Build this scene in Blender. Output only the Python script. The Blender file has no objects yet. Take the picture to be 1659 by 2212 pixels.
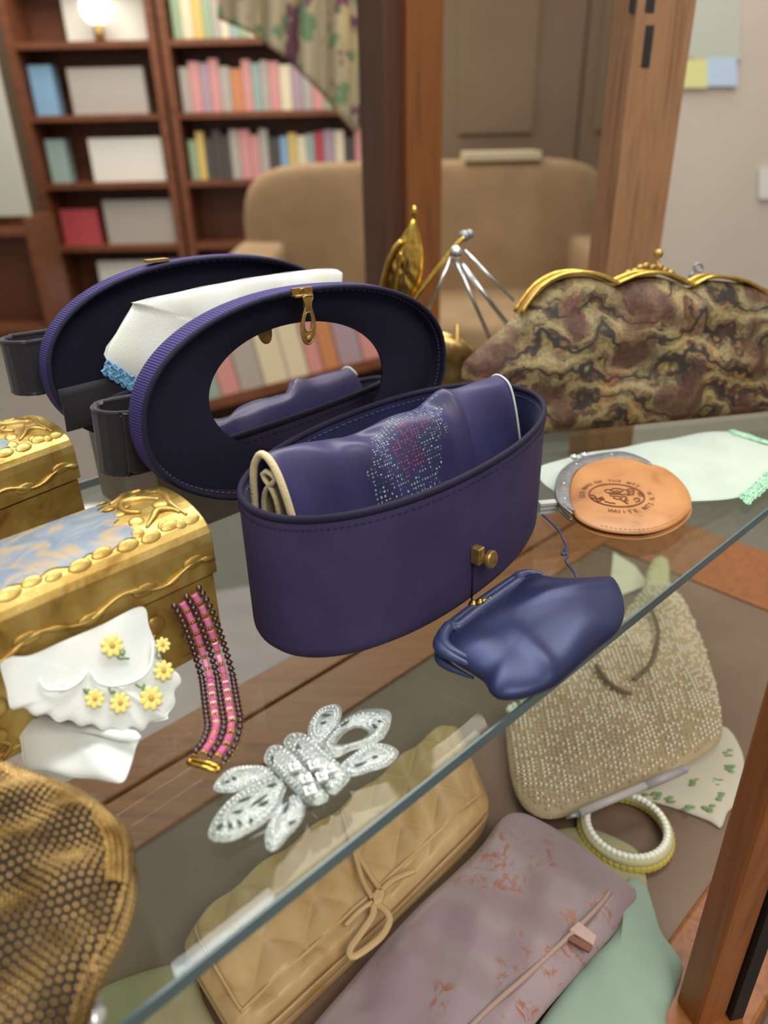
import bpy, bmesh, math, random
from mathutils import Vector as V, Matrix
random.seed(7)
C = bpy.context.scene.collection
SC = bpy.context.scene
PI = math.pi
SZ = 0.90            # top of the glass shelf
DZ = SZ - 0.25       # top of the wooden case floor
# ------------------------------------------------------------------ camera
F, CX, CY = 1600.0, 829.5, 1106.0
CAM = V((0, 0, SZ + 0.26))
_d = V((900 - CX, -(4150 - CY), -F)).normalized()
_up = -_d
_f = V((0, 0, -1))
_Y = (_f - _up * _f.dot(_up)).normalized()
_X = _Y.cross(_up)
ROT = Matrix((_X, _Y, _up))
cd = bpy.data.cameras.new('camera'); cam = bpy.data.objects.new('camera', cd); C.objects.link(cam)
cam.matrix_world = Matrix.Translation(CAM) @ ROT.to_4x4()
cd.sensor_fit = 'AUTO'; cd.sensor_width = 36.0; cd.lens = F / 2212 * 36
cd.clip_start = 0.02; cd.clip_end = 60
cd.dof.use_dof = True; cd.dof.focus_distance = 0.45; cd.dof.aperture_fstop = 26.04 / 5.0
SC.camera = cam
# ------------------------------------------------------------------ world, lamps, exposure
def lin(h):
    h = h.lstrip('#'); o = []
    for i in (0, 2, 4):
        c = int(h[i:i + 2], 16) / 255
        o.append(c / 12.92 if c <= 0.04045 else ((c + 0.055) / 1.055) ** 2.4)
    return (*o, 1.0)
w = bpy.data.worlds.new('room_air'); SC.world = w; w.use_nodes = True
w.node_tree.nodes['Background'].inputs[0].default_value = lin('#f3eee6')
w.node_tree.nodes['Background'].inputs[1].default_value = 0.62
def area(name, loc, target, sx, sy, power, col):
    l = bpy.data.lights.new(name, 'AREA'); l.shape = 'RECTANGLE'; l.size = sx; l.size_y = sy; l.energy = power; l.color = lin(col)[:3]
    o = bpy.data.objects.new(name, l); C.objects.link(o); o.location = loc
    o.rotation_euler = (V(target) - V(loc)).to_track_quat('-Z', 'Y').to_euler(); return o
area('ceiling_lamp', (0.4, 1.6, 2.9), (0.4, 1.6, 0), 1.6, 1.6, 52, '#fff4e4')
area('ceiling_lamp', (-1.2, 4.0, 2.9), (-1.2, 4.4, 0), 2.0, 1.4, 80, '#fff4e4')
area('ceiling_lamp', (0.9, -1.2, 2.9), (0.9, -1.0, 0), 1.4, 1.4, 55, '#fff4e4')
area('case_lamp', (-0.10, 0.50, SZ + 0.56), (-0.02, 0.41, SZ), 0.50, 0.05, 1.9, '#f4f8ff').rotation_euler[2] = math.radians(43)
area('case_lamp', (0.36, 0.66, SZ + 0.56), (0.3, 0.55, SZ), 0.30, 0.03, 0.6, '#f4f8ff').rotation_euler[2] = math.radians(43)
SC.view_settings.view_transform = 'Standard'; SC.view_settings.look = 'None'
SC.view_settings.exposure = 0.0; SC.view_settings.gamma = 1.0; SC.view_settings.use_curve_mapping = False
try: SC.cycles.use_denoising = True
except Exception: pass

# ------------------------------------------------------------------ placing helpers
def rayd(u, v): return (ROT @ V((u - CX, -(v - CY), -F))).normalized()
def at(u, v, z):                       # where a sight line meets a level
    r = rayd(u, v); return CAM + r * ((z - CAM.z) / r.z)
def aty(u, v, y):
    r = rayd(u, v); return CAM + r * (y / r.y)
def onplane(u, v, p, n):
    r = rayd(u, v); return CAM + r * ((V(p) - CAM).dot(n) / r.dot(n))
E_ = V((0.7334, 0.6798, 0)); N_ = V((0.6798, -0.7334, 0)); A_ = V((-0.1101, 0.1187, 0))
def st(s, t, z=0): p = A_ + E_ * s + N_ * t; p.z = z; return p

# ------------------------------------------------------------------ materials
def nodes(name):
    m = bpy.data.materials.new(name); m.use_nodes = True; nt = m.node_tree
    return m, nt, nt.nodes['Principled BSDF']
def N(nt, t, **k):
    n = nt.nodes.new(t)
    for a, b in k.items():
        if a in n.inputs: n.inputs[a].default_value = b
        else: setattr(n, a, b)
    return n
def coord(nt, kind='Object', scale=(1, 1, 1), rot=(0, 0, 0)):
    t = nt.nodes.new('ShaderNodeTexCoord'); m = nt.nodes.new('ShaderNodeMapping')
    m.inputs['Scale'].default_value = scale; m.inputs['Rotation'].default_value = rot
    nt.links.new(t.outputs[kind], m.inputs[0]); return m.outputs[0]
def ramp(nt, fac, stops, interp='LINEAR'):
    r = nt.nodes.new('ShaderNodeValToRGB'); r.color_ramp.interpolation = interp
    e = r.color_ramp.elements
    while len(e) < len(stops): e.new(0.5)
    for i, (p, c) in enumerate(stops): e[i].position = p; e[i].color = lin(c) if isinstance(c, str) else c
    nt.links.new(fac, r.inputs[0]); return r.outputs[0]
def mix(nt, fac, a, b, mode='MIX'):
    m = nt.nodes.new('ShaderNodeMix'); m.data_type = 'RGBA'; m.blend_type = mode
    for s, i in ((fac, 0), (a, 6), (b, 7)):
        if isinstance(s, (int, float)): m.inputs[i].default_value = s
        elif isinstance(s, (tuple, list)): m.inputs[i].default_value = s
        elif isinstance(s, str): m.inputs[i].default_value = lin(s)
        else: nt.links.new(s, m.inputs[i])
    return m.outputs[2]
def math_(nt, op, a, b=0.0):
    m = nt.nodes.new('ShaderNodeMath'); m.operation = op
    for s, i in ((a, 0), (b, 1)):
        if isinstance(s, (int, float)): m.inputs[i].default_value = s
        else: nt.links.new(s, m.inputs[i])
    return m.outputs[0]
def noise(nt, co, scale, detail=3, dist=0.0, rough=0.5):
    n = N(nt, 'ShaderNodeTexNoise'); n.inputs['Scale'].default_value = scale; n.inputs['Detail'].default_value = detail
    n.inputs['Distortion'].default_value = dist; n.inputs['Roughness'].default_value = rough
    nt.links.new(co, n.inputs['Vector']); return n
def bump(nt, b, h, strength=0.3, dist=0.001):
    n = N(nt, 'ShaderNodeBump'); n.inputs['Strength'].default_value = strength; n.inputs['Distance'].default_value = dist
    nt.links.new(h, n.inputs['Height']); nt.links.new(n.outputs[0], b.inputs['Normal'])
def plain(name, c, rough=0.5, metal=0.0, c2=None, scale=40, bumps=0.0, sheen=0.0, spec=0.5, coat=0.0, bscale=None, bdist=0.001):
    m, nt, b = nodes(name)
    b.inputs['Base Color'].default_value = lin(c); b.inputs['Roughness'].default_value = rough; b.inputs['Metallic'].default_value = metal
    b.inputs['Sheen Weight'].default_value = sheen; b.inputs['Specular IOR Level'].default_value = spec; b.inputs['Coat Weight'].default_value = coat
    if c2 or bumps:
        co = coord(nt); n = noise(nt, co, scale, 4)
        if c2: nt.links.new(ramp(nt, n.outputs[0], [(0.3, c), (0.7, c2)]), b.inputs['Base Color'])
        if bumps:
            nb = noise(nt, co, bscale or scale * 3, 3)
            bump(nt, b, nb.outputs[0], bumps, bdist)
    return m
def weave(name, c, c2, scale=700, rough=0.75, strength=0.5, sheen=0.2, ribs=False, big=25, spec=0.3):
    m, nt, b = nodes(name); b.inputs['Roughness'].default_value = rough; b.inputs['Sheen Weight'].default_value = sheen
    b.inputs['Specular IOR Level'].default_value = spec
    co = coord(nt); n = noise(nt, co, big, 3)
    nt.links.new(ramp(nt, n.outputs[0], [(0.3, c), (0.7, c2)]), b.inputs['Base Color'])
    if ribs:
        uv = coord(nt, 'UV'); wv = N(nt, 'ShaderNodeTexWave'); wv.bands_direction = 'X'; wv.inputs['Scale'].default_value = scale
        wv.inputs['Distortion'].default_value = 0.3
        nt.links.new(uv, wv.inputs['Vector']); h = wv.outputs['Fac']
        nt.links.new(mix(nt, math_(nt, 'MULTIPLY', h, 0.45), ramp(nt, n.outputs[0], [(0.3, c), (0.7, c2)]), '#141020'), b.inputs['Base Color'])
    else:
        h = noise(nt, co, scale, 1).outputs[0]
    bump(nt, b, h, strength, 0.0006); return m
def wood(name, c, c2, c3=None, scale=(3, 30, 30), rough=0.45, rot=(0, 0, 0)):
    m, nt, b = nodes(name); b.inputs['Roughness'].default_value = rough
    co = coord(nt, 'Object', scale, rot); n = noise(nt, co, 1.6, 6, 1.2)
    nt.links.new(ramp(nt, n.outputs[0], [(0.28, c), (0.5, c2), (0.74, c3 or c)]), b.inputs['Base Color'])
    bump(nt, b, n.outputs[0], 0.15, 0.001); return m
def emit(name, c, s):
    m, nt, b = nodes(name); b.inputs['Base Color'].default_value = lin(c)
    b.inputs['Emission Color'].default_value = lin(c); b.inputs['Emission Strength'].default_value = s; return m
def thin_glass(name, tint, refl=1.0):
    m, nt, b = nodes(name); nt.nodes.remove(b); out = nt.nodes['Material Output']
    t = N(nt, 'ShaderNodeBsdfTransparent'); t.inputs[0].default_value = lin(tint)
    g = N(nt, 'ShaderNodeBsdfGlossy'); g.inputs['Roughness'].default_value = 0.02
    fr = N(nt, 'ShaderNodeFresnel'); ge = N(nt, 'ShaderNodeNewGeometry'); mr = N(nt, 'ShaderNodeMapRange')
    mr.inputs['To Min'].default_value = 1.5; mr.inputs['To Max'].default_value = 1 / 1.5
    nt.links.new(ge.outputs['Backfacing'], mr.inputs['Value']); nt.links.new(mr.outputs[0], fr.inputs[0])
    mx = N(nt, 'ShaderNodeMixShader')
    nt.links.new(math_(nt, 'MULTIPLY', fr.outputs[0], refl), mx.inputs[0]); nt.links.new(t.outputs[0], mx.inputs[1]); nt.links.new(g.outputs[0], mx.inputs[2])
    nt.links.new(mx.outputs[0], out.inputs[0]); return m
def per_object(name, rough=0.6):
    m, nt, b = nodes(name); oi = N(nt, 'ShaderNodeObjectInfo'); b.inputs['Roughness'].default_value = rough
    nt.links.new(oi.outputs['Color'], b.inputs['Base Color']); return m
M = {}
M['purple'] = weave('purple_faille', '#3e385f', '#352f55', 1400, 0.8, 0.35, 0.0)
M['purple_rib'] = weave('purple_grosgrain', '#453c7e', '#362e6c', 95, 0.7, 0.9, 0.0, ribs=True)
M['binding'] = weave('dark_binding', '#201e38', '#19172c', 900, 0.8, 0.4, 0.0)
M['dark_ribbon'] = weave('dark_ribbon', '#211e26', '#1a181f', 900, 0.75, 0.4)
M['lining'] = weave('navy_lining', '#2b2f5c', '#23264a', 900, 0.5, 0.25, 0.1)
M['panel'] = weave('navy_panel', '#191b30', '#141528', 1200, 0.9, 0.3, 0.0)
M['thread'] = plain('thread', '#6a6480', 0.8)
M['mirror'] = plain('mirror', '#f2efe8', 0.01, 1.0)
M['brass'] = plain('old_brass', '#b89a5c', 0.4, 0.75, '#9a7c46', 300)
M['gold'] = plain('bright_gold', '#d9b860', 0.25, 1.0, '#b4913c', 200)
M['steel'] = plain('worn_steel', '#9a9da2', 0.42, 0.65, '#7a7c80', 300, 0.15)
M['silver'] = plain('silver', '#d5d8da', 0.25, 1.0)
M['cream'] = weave('cream_cord', '#d8cba4', '#c6b78c', 900, 0.85, 0.6)
M['white_cloth'] = weave('white_linen', '#d6dcdb', '#ccd5d4', 1600, 0.85, 0.35, 0.1, big=40)
M['ivory_cloth'] = weave('ivory_linen', '#eef3ee', '#e4e9da', 1600, 0.85, 0.35, 0.1, big=30)
M['mint_cloth'] = weave('pale_mint_linen', '#b7c5bd', '#adbcb2', 1600, 0.85, 0.35, 0.1, big=30)
M['blue_lace'] = plain('blue_crochet', '#3f7fb6', 0.85, 0, '#8fc3dc', 300, 0.8)
M['green_lace'] = plain('green_crochet', '#7fc49a', 0.85, 0, '#bfe6cc', 300, 0.6)
M['yellow_thread'] = plain('yellow_thread', '#efe595', 0.8, 0, '#e4d468', 800, 0.4)
M['green_thread'] = plain('green_thread', '#6f8f5c', 0.8)
M['brown_thread'] = plain('brown_thread', '#c09a50', 0.8)
M['white_thread'] = plain('white_thread', '#f6fbfa', 0.7)
M['frame_blue'] = plain('blue_enamelled_frame', '#39456e', 0.4, 0.0, '#2f3a60', 200, 0.1)
M['ink'] = plain('burnt_ink', '#6d3f22', 0.7)
M['taupe'] = plain('mauve_brown_boards', '#76604f', 0.55, 0, '#675245', 12, 0.1)
M['floor'] = plain('grey_carpet', '#76716c', 0.9, 0, '#6b6762', 60, 0.3)
M['wall'] = plain('grey_plaster', '#c6beb4', 0.85, 0, '#bcb4aa', 3)
M['wall2'] = plain('taupe_plaster', '#83705c', 0.85, 0, '#786652', 2)
M['white_gloss'] = plain('white_card', '#d4d6d4', 0.5)
M['grey_card'] = plain('grey_card', '#8f8c86', 0.6)
M['orange_wood'] = wood('orange_pine', '#74431d', '#8c5427', '#65391a', (40, 40, 3))
M['rail_wood'] = wood('red_brown_rail', '#8a5232', '#9a613c', '#784528', (4, 40, 40), 0.4, (0, 0, math.radians(-43)))
M['post_wood'] = wood('pale_oak_post', '#84603f', '#96704f', '#6f4d31', (35, 35, 3))
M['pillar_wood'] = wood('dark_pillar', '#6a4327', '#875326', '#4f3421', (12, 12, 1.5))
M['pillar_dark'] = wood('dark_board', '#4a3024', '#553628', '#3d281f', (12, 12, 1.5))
M['case_wood'] = wood('mahogany', '#643a26', '#74452c', '#512e20', (3, 3, 12))
M['black'] = plain('gap_black', '#16100e', 0.6)  # flat black for the dark of the gap by the front post and of the slots
M['glass'] = thin_glass('shelf_glass', '#eef5f1', 0.7)
M['acrylic'] = thin_glass('acrylic', '#e6eeec')
M['glass_edge'] = plain('glass_edge', '#4c6067', 0.3, 0, '#586f72', 8)
M['tan'] = plain('tan_upholstery', '#9c8465', 0.9, 0, '#8c7456', 6, 0.2)
M['book'] = per_object('book_cover')
M['paper'] = plain('page_paper', '#d8cfba', 0.9)

# satin with broad sheen
def satin(name, c, c2, rough=0.34):
    m, nt, b = nodes(name); co = coord(nt); n = noise(nt, co, 30, 3)
    nt.links.new(ramp(nt, n.outputs[0], [(0.3, c), (0.7, c2)]), b.inputs['Base Color'])
    b.inputs['Roughness'].default_value = rough; b.inputs['Specular IOR Level'].default_value = 0.7; b.inputs['Specular Tint'].default_value = lin('#b4c4ff')
    b.inputs['Sheen Weight'].default_value = 0.12; b.inputs['Sheen Tint'].default_value = lin('#8fa0e8')
    b.inputs['Sheen Roughness'].default_value = 0.35
    f = noise(nt, co, 1800, 1); bump(nt, b, f.outputs[0], 0.12, 0.0004); return m
M['satin'] = satin('navy_satin', '#232849', '#1b203c', 0.4)
M['satin2'] = satin('indigo_satin', '#46437a', '#3b386c', 0.42)

def dotted(name):     # navy satin with a stamped patch of coloured dots
    m, nt, b = nodes(name); uv = coord(nt, 'UV'); co = coord(nt)
    n = noise(nt, co, 30, 3); base = ramp(nt, n.outputs[0], [(0.3, '#373460'), (0.7, '#2e2b54')])
    vor = N(nt, 'ShaderNodeTexVoronoi'); vor.inputs['Randomness'].default_value = 0.12; vor.inputs['Scale'].default_value = 1.0
    mp = N(nt, 'ShaderNodeMapping'); mp.inputs['Scale'].default_value = (84, 92, 1); nt.links.new(uv, mp.inputs[0]); nt.links.new(mp.outputs[0], vor.inputs['Vector'])
    dot = math_(nt, 'LESS_THAN', vor.outputs['Distance'], 0.29)
    gp = N(nt, 'ShaderNodeMapping'); gp.inputs['Location'].default_value = (-0.47, -0.33, 0); nt.links.new(uv, gp.inputs[0])
    sep = N(nt, 'ShaderNodeSeparateXYZ'); nt.links.new(gp.outputs[0], sep.inputs[0])
    xx = math_(nt, 'MULTIPLY', sep.outputs[0], 6.0); yy = math_(nt, 'MULTIPLY', sep.outputs[1], 3.4)
    dg_ = math_(nt, 'SUBTRACT', xx, math_(nt, 'MULTIPLY', yy, 0.7)); r2 = math_(nt, 'ADD', math_(nt, 'MULTIPLY', dg_, dg_), math_(nt, 'MULTIPLY', math_(nt, 'MULTIPLY', yy, yy), 0.8))
    n2 = noise(nt, uv, 9, 3); mask = math_(nt, 'LESS_THAN', math_(nt, 'ADD', r2, math_(nt, 'MULTIPLY', n2.outputs[0], 2.2)), 2.0)
    n3 = noise(nt, uv, 26, 2); cool = ramp(nt, n3.outputs[0], [(0.0, '#5f8c86'), (0.45, '#a9b8b8'), (0.53, '#6fa090'), (0.66, '#a86a6e')], 'CONSTANT')
    warm = math_(nt, 'LESS_THAN', math_(nt, 'ADD', r2, n2.outputs[0]), 0.66); colr = mix(nt, warm, cool, '#a04a54')
    sp = noise(nt, uv, 60, 1); keep = math_(nt, 'GREATER_THAN', sp.outputs[0], 0.51)
    fac = math_(nt, 'MULTIPLY', math_(nt, 'MULTIPLY', dot, mask), keep)
    nt.links.new(mix(nt, fac, base, colr), b.inputs['Base Color'])
    b.inputs['Roughness'].default_value = 0.45; b.inputs['Sheen Weight'].default_value = 0.08; b.inputs['Sheen Tint'].default_value = lin('#8fa0e8')
    b.inputs['Specular IOR Level'].default_value = 0.5
    return m
M['dotted'] = dotted('dotted_indigo_satin')

def tapestry(name):
    m, nt, b = nodes(name); co = coord(nt, 'UV')
    w1 = noise(nt, co, 7, 3); v = N(nt, 'ShaderNodeVectorMath'); v.operation = 'MULTIPLY_ADD'
    nt.links.new(w1.outputs['Color'], v.inputs[0]); v.inputs[1].default_value = (0.3, 0.3, 0); nt.links.new(co, v.inputs[2])
    vor = N(nt, 'ShaderNodeTexVoronoi'); vor.inputs['Scale'].default_value = 13.0; nt.links.new(v.outputs[0], vor.inputs['Vector'])
    vor.feature = 'SMOOTH_F1'; vor.inputs['Smoothness'].default_value = 0.25
    wv = N(nt, 'ShaderNodeTexWave'); wv.wave_type = 'RINGS'; wv.inputs['Scale'].default_value = 4.2; wv.inputs['Distortion'].default_value = 11; wv.inputs['Detail'].default_value = 2
    wv.inputs['Detail Scale'].default_value = 2.2
    nt.links.new(v.outputs[0], wv.inputs['Vector'])
    sc_ = N(nt, 'ShaderNodeSeparateColor'); nt.links.new(vor.outputs['Color'], sc_.inputs[0])
    pal = ramp(nt, sc_.outputs[0], [(0.0, '#4a2f2a'), (0.2, '#9c8f66'), (0.42, '#85775a'), (0.56, '#5f3a36'), (0.66, '#7d8a66'), (0.74, '#a5774a'), (0.84, '#8a5f5c'), (0.93, '#3c2a28')], 'CONSTANT')
    lines = ramp(nt, wv.outputs['Fac'], [(0.0, '#2f2d2a'), (0.2, '#3b3a32'), (0.3, '#a89c70'), (0.5, '#54382f'), (0.72, '#877a56'), (0.9, '#4b3a32')])
    col = mix(nt, 0.42, pal, lines)
    n5 = noise(nt, co, 6.5, 2); hue = ramp(nt, n5.outputs[0], [(0.36, '#7d9a78'), (0.44, '#c9c0a4'), (0.56, '#cfc4a8'), (0.64, '#b8746c')])
    col = mix(nt, 0.55, col, hue, 'SOFT_LIGHT')
    w2 = N(nt, 'ShaderNodeTexWave'); w2.wave_type = 'RINGS'; w2.inputs['Scale'].default_value = 2.6; w2.inputs['Distortion'].default_value = 16; w2.inputs['Detail'].default_value = 3; w2.inputs['Detail Scale'].default_value = 1.7
    nt.links.new(co, w2.inputs['Vector'])
    col = mix(nt, ramp(nt, w2.outputs['Fac'], [(0.03, (1, 1, 1, 1)), (0.13, (0, 0, 0, 1))]), col, '#2c2624')
    col = mix(nt, ramp(nt, w2.outputs['Fac'], [(0.7, (0, 0, 0, 1)), (0.86, (1, 1, 1, 1))]), col, mix(nt, 0.6, col, '#b3a67c'))
    n2 = noise(nt, co, 4.2, 2); blot = ramp(nt, n2.outputs[0], [(0.50, (0, 0, 0, 1)), (0.57, (1, 1, 1, 1))])
    col = mix(nt, blot, col, mix(nt, 0.8, col, '#5e3a30'))
    br = N(nt, 'ShaderNodeTexBrick'); br.inputs['Scale'].default_value = 90; br.inputs['Mortar Size'].default_value = 0.07; br.inputs['Mortar Smooth'].default_value = 0.4
    br.inputs['Row Height'].default_value = 0.62; br.inputs['Brick Width'].default_value = 0.8
    br.inputs['Color1'].default_value = (1.25, 1.2, 1.05, 1); br.inputs['Color2'].default_value = (0.75, 0.75, 0.7, 1); br.inputs['Mortar'].default_value = (0.22, 0.17, 0.15, 1)
    nt.links.new(co, br.inputs['Vector'])
    nt.links.new(mix(nt, 1.0, col, br.outputs['Color'], 'MULTIPLY'), b.inputs['Base Color'])
    b.inputs['Roughness'].default_value = 0.6; bump(nt, b, br.outputs['Fac'], 0.5, -0.0006); return m
M['tapestry'] = tapestry('tapestry_weave')

def brocade(name, base, base2, fleck):
    m, nt, b = nodes(name); co = coord(nt)
    n = noise(nt, co, 10, 3); n2 = noise(nt, co, 85, 6, 1.0, 0.7); n3 = noise(nt, co, 20, 2)
    k = math_(nt, 'MULTIPLY', ramp(nt, n2.outputs[0], [(0.53, (0, 0, 0, 1)), (0.6, (1, 1, 1, 1))]), ramp(nt, n3.outputs[0], [(0.50, (0, 0, 0, 1)), (0.58, (1, 1, 1, 1))]))
    nt.links.new(mix(nt, k, ramp(nt, n.outputs[0], [(0.3, base), (0.7, base2)]), fleck), b.inputs['Base Color'])
    b.inputs['Roughness'].default_value = 0.42; b.inputs['Sheen Weight'].default_value = 0.2; bump(nt, b, n2.outputs[0], 0.2, 0.0008); return m
M['brocade'] = brocade('mauve_brocade', '#86727a', '#9a8a92', '#94604a')
M['rug'] = brocade('flecked_rug', '#8d8088', '#9a9096', '#a8704a')

def leather(name, c, c2, c3):
    m, nt, b = nodes(name); co = coord(nt); n = noise(nt, co, 28, 4, 0.6)
    nt.links.new(ramp(nt, n.outputs[0], [(0.25, c3), (0.42, c), (0.7, c2)]), b.inputs['Base Color'])
    b.inputs['Roughness'].default_value = 0.42; g = noise(nt, co, 900, 2); bump(nt, b, g.outputs[0], 0.15, 0.0004); return m
M['tan_leather'] = leather('tan_leather', '#b07a4a', '#bc8956', '#8a5a34')
M['beige_leather'] = leather('beige_leather', '#b89a6c', '#c3a77a', '#a88858')

def gilt(name):
    m, nt, b = nodes(name); co = coord(nt); n = noise(nt, co, 45, 5, 0.5); n2 = noise(nt, co, 260, 3)
    nt.links.new(ramp(nt, n.outputs[0], [(0.25, '#6e5220'), (0.42, '#b5944c'), (0.7, '#d8bd72')]), b.inputs['Base Color'])
    b.inputs['Metallic'].default_value = 0.7; b.inputs['Roughness'].default_value = 0.4; bump(nt, b, n2.outputs[0], 0.35, 0.0006); return m
M['gilt'] = gilt('rubbed_gilding')
def painted(name, a, b_, c, d):
    m, nt, b = nodes(name); co = coord(nt, 'UV', (1.4, 0.8, 1)); n = noise(nt, co, 2.6, 6, 1.8)
    nt.links.new(ramp(nt, n.outputs[0], [(0.3, a), (0.45, b_), (0.56, c), (0.7, d)]), b.inputs['Base Color'])
    b.inputs['Roughness'].default_value = 0.38; g = noise(nt, co, 160, 2); bump(nt, b, g.outputs[0], 0.15, 0.0005); return m
M['scene_paint'] = painted('faded_landscape', '#56676a', '#6c7d90', '#a08a62', '#5f7288')
M['scene_paint2'] = painted('faded_landscape_green', '#6b807c', '#7c9090', '#86947f', '#6e858f')

def mesh_gold(name):
    m, nt, b = nodes(name); co = coord(nt); n = noise(nt, co, 60, 3)
    nt.links.new(ramp(nt, n.outputs[0], [(0.35, '#7d6438'), (0.65, '#cdb27a')]), b.inputs['Base Color'])
    b.inputs['Metallic'].default_value = 0.95; b.inputs['Roughness'].default_value = 0.25; return m
M['bead_gold'] = mesh_gold('bronze_gold_beads')
M['bag_brown'] = plain('dark_bronze_cloth', '#1f1408', 0.7, 0.0)
M['crochet'] = plain('crochet_ecru', '#b9aa8c', 0.85, 0, '#a89878', 25, 0.9, bscale=420, bdist=0.002)
M['bead_white'] = plain('white_glass_beads', '#e9ece0', 0.15, 0, spec=0.8)
M['bead_yellow'] = plain('yellow_beads', '#cfc05e', 0.3, 0, '#b8a94c', 300)
M['pink'] = plain('pink_glass', '#c86a94', 0.18, 0, '#b85680', 200, spec=0.8, coat=0.4)
M['garnet'] = plain('dark_garnet', '#3a1a22', 0.1, 0, spec=0.9, coat=0.6)
M['pearl_grey'] = plain('paste_silver', '#aab3ae', 0.3, 0.45, '#858f8a', 900, 0.7, bscale=700)
M['crystal'] = plain('crystal', '#dfe6ea', 0.06, 0.5, spec=1.0)
M['slot'] = plain('dark_slot', '#3c4244', 0.6)
M['green_glove'] = plain('sage_cloth', '#93a89c', 0.85, 0, '#7f9688', 9, 0.2)
M['tan_cloth'] = plain('greenish_tan_cloth', '#8e8a6a', 0.85, 0, '#a39e7c', 14, 0.2)

def shawl(name):
    m, nt, b = nodes(name); co = coord(nt)
    n = noise(nt, co, 13, 2); n2 = noise(nt, co, 7, 2)
    base = ramp(nt, noise(nt, coord(nt, 'Object', (14, 14, 1)), 2, 2).outputs[0], [(0.35, '#b3a88e'), (0.5, '#a9a088'), (0.65, '#c2b184')])
    c = mix(nt, ramp(nt, n.outputs[0], [(0.58, (0, 0, 0, 1)), (0.63, (1, 1, 1, 1))]), base, '#6f4a5c')
    c = mix(nt, ramp(nt, noise(nt, coord(nt, 'Object', (1, 1, 1), (0.7, 0.4, 0)), 11, 2).outputs[0], [(0.6, (0, 0, 0, 1)), (0.65, (1, 1, 1, 1))]), c, '#6c8a68')
    nt.links.new(c, b.inputs['Base Color']); b.inputs['Roughness'].default_value = 0.9; return m
M['shawl'] = shawl('grape_print_cloth')
def rgb(name, c, rough=0.6, e=0.0):
    if name not in M: M[name] = plain(name, c, rough)
    return M[name]

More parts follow.
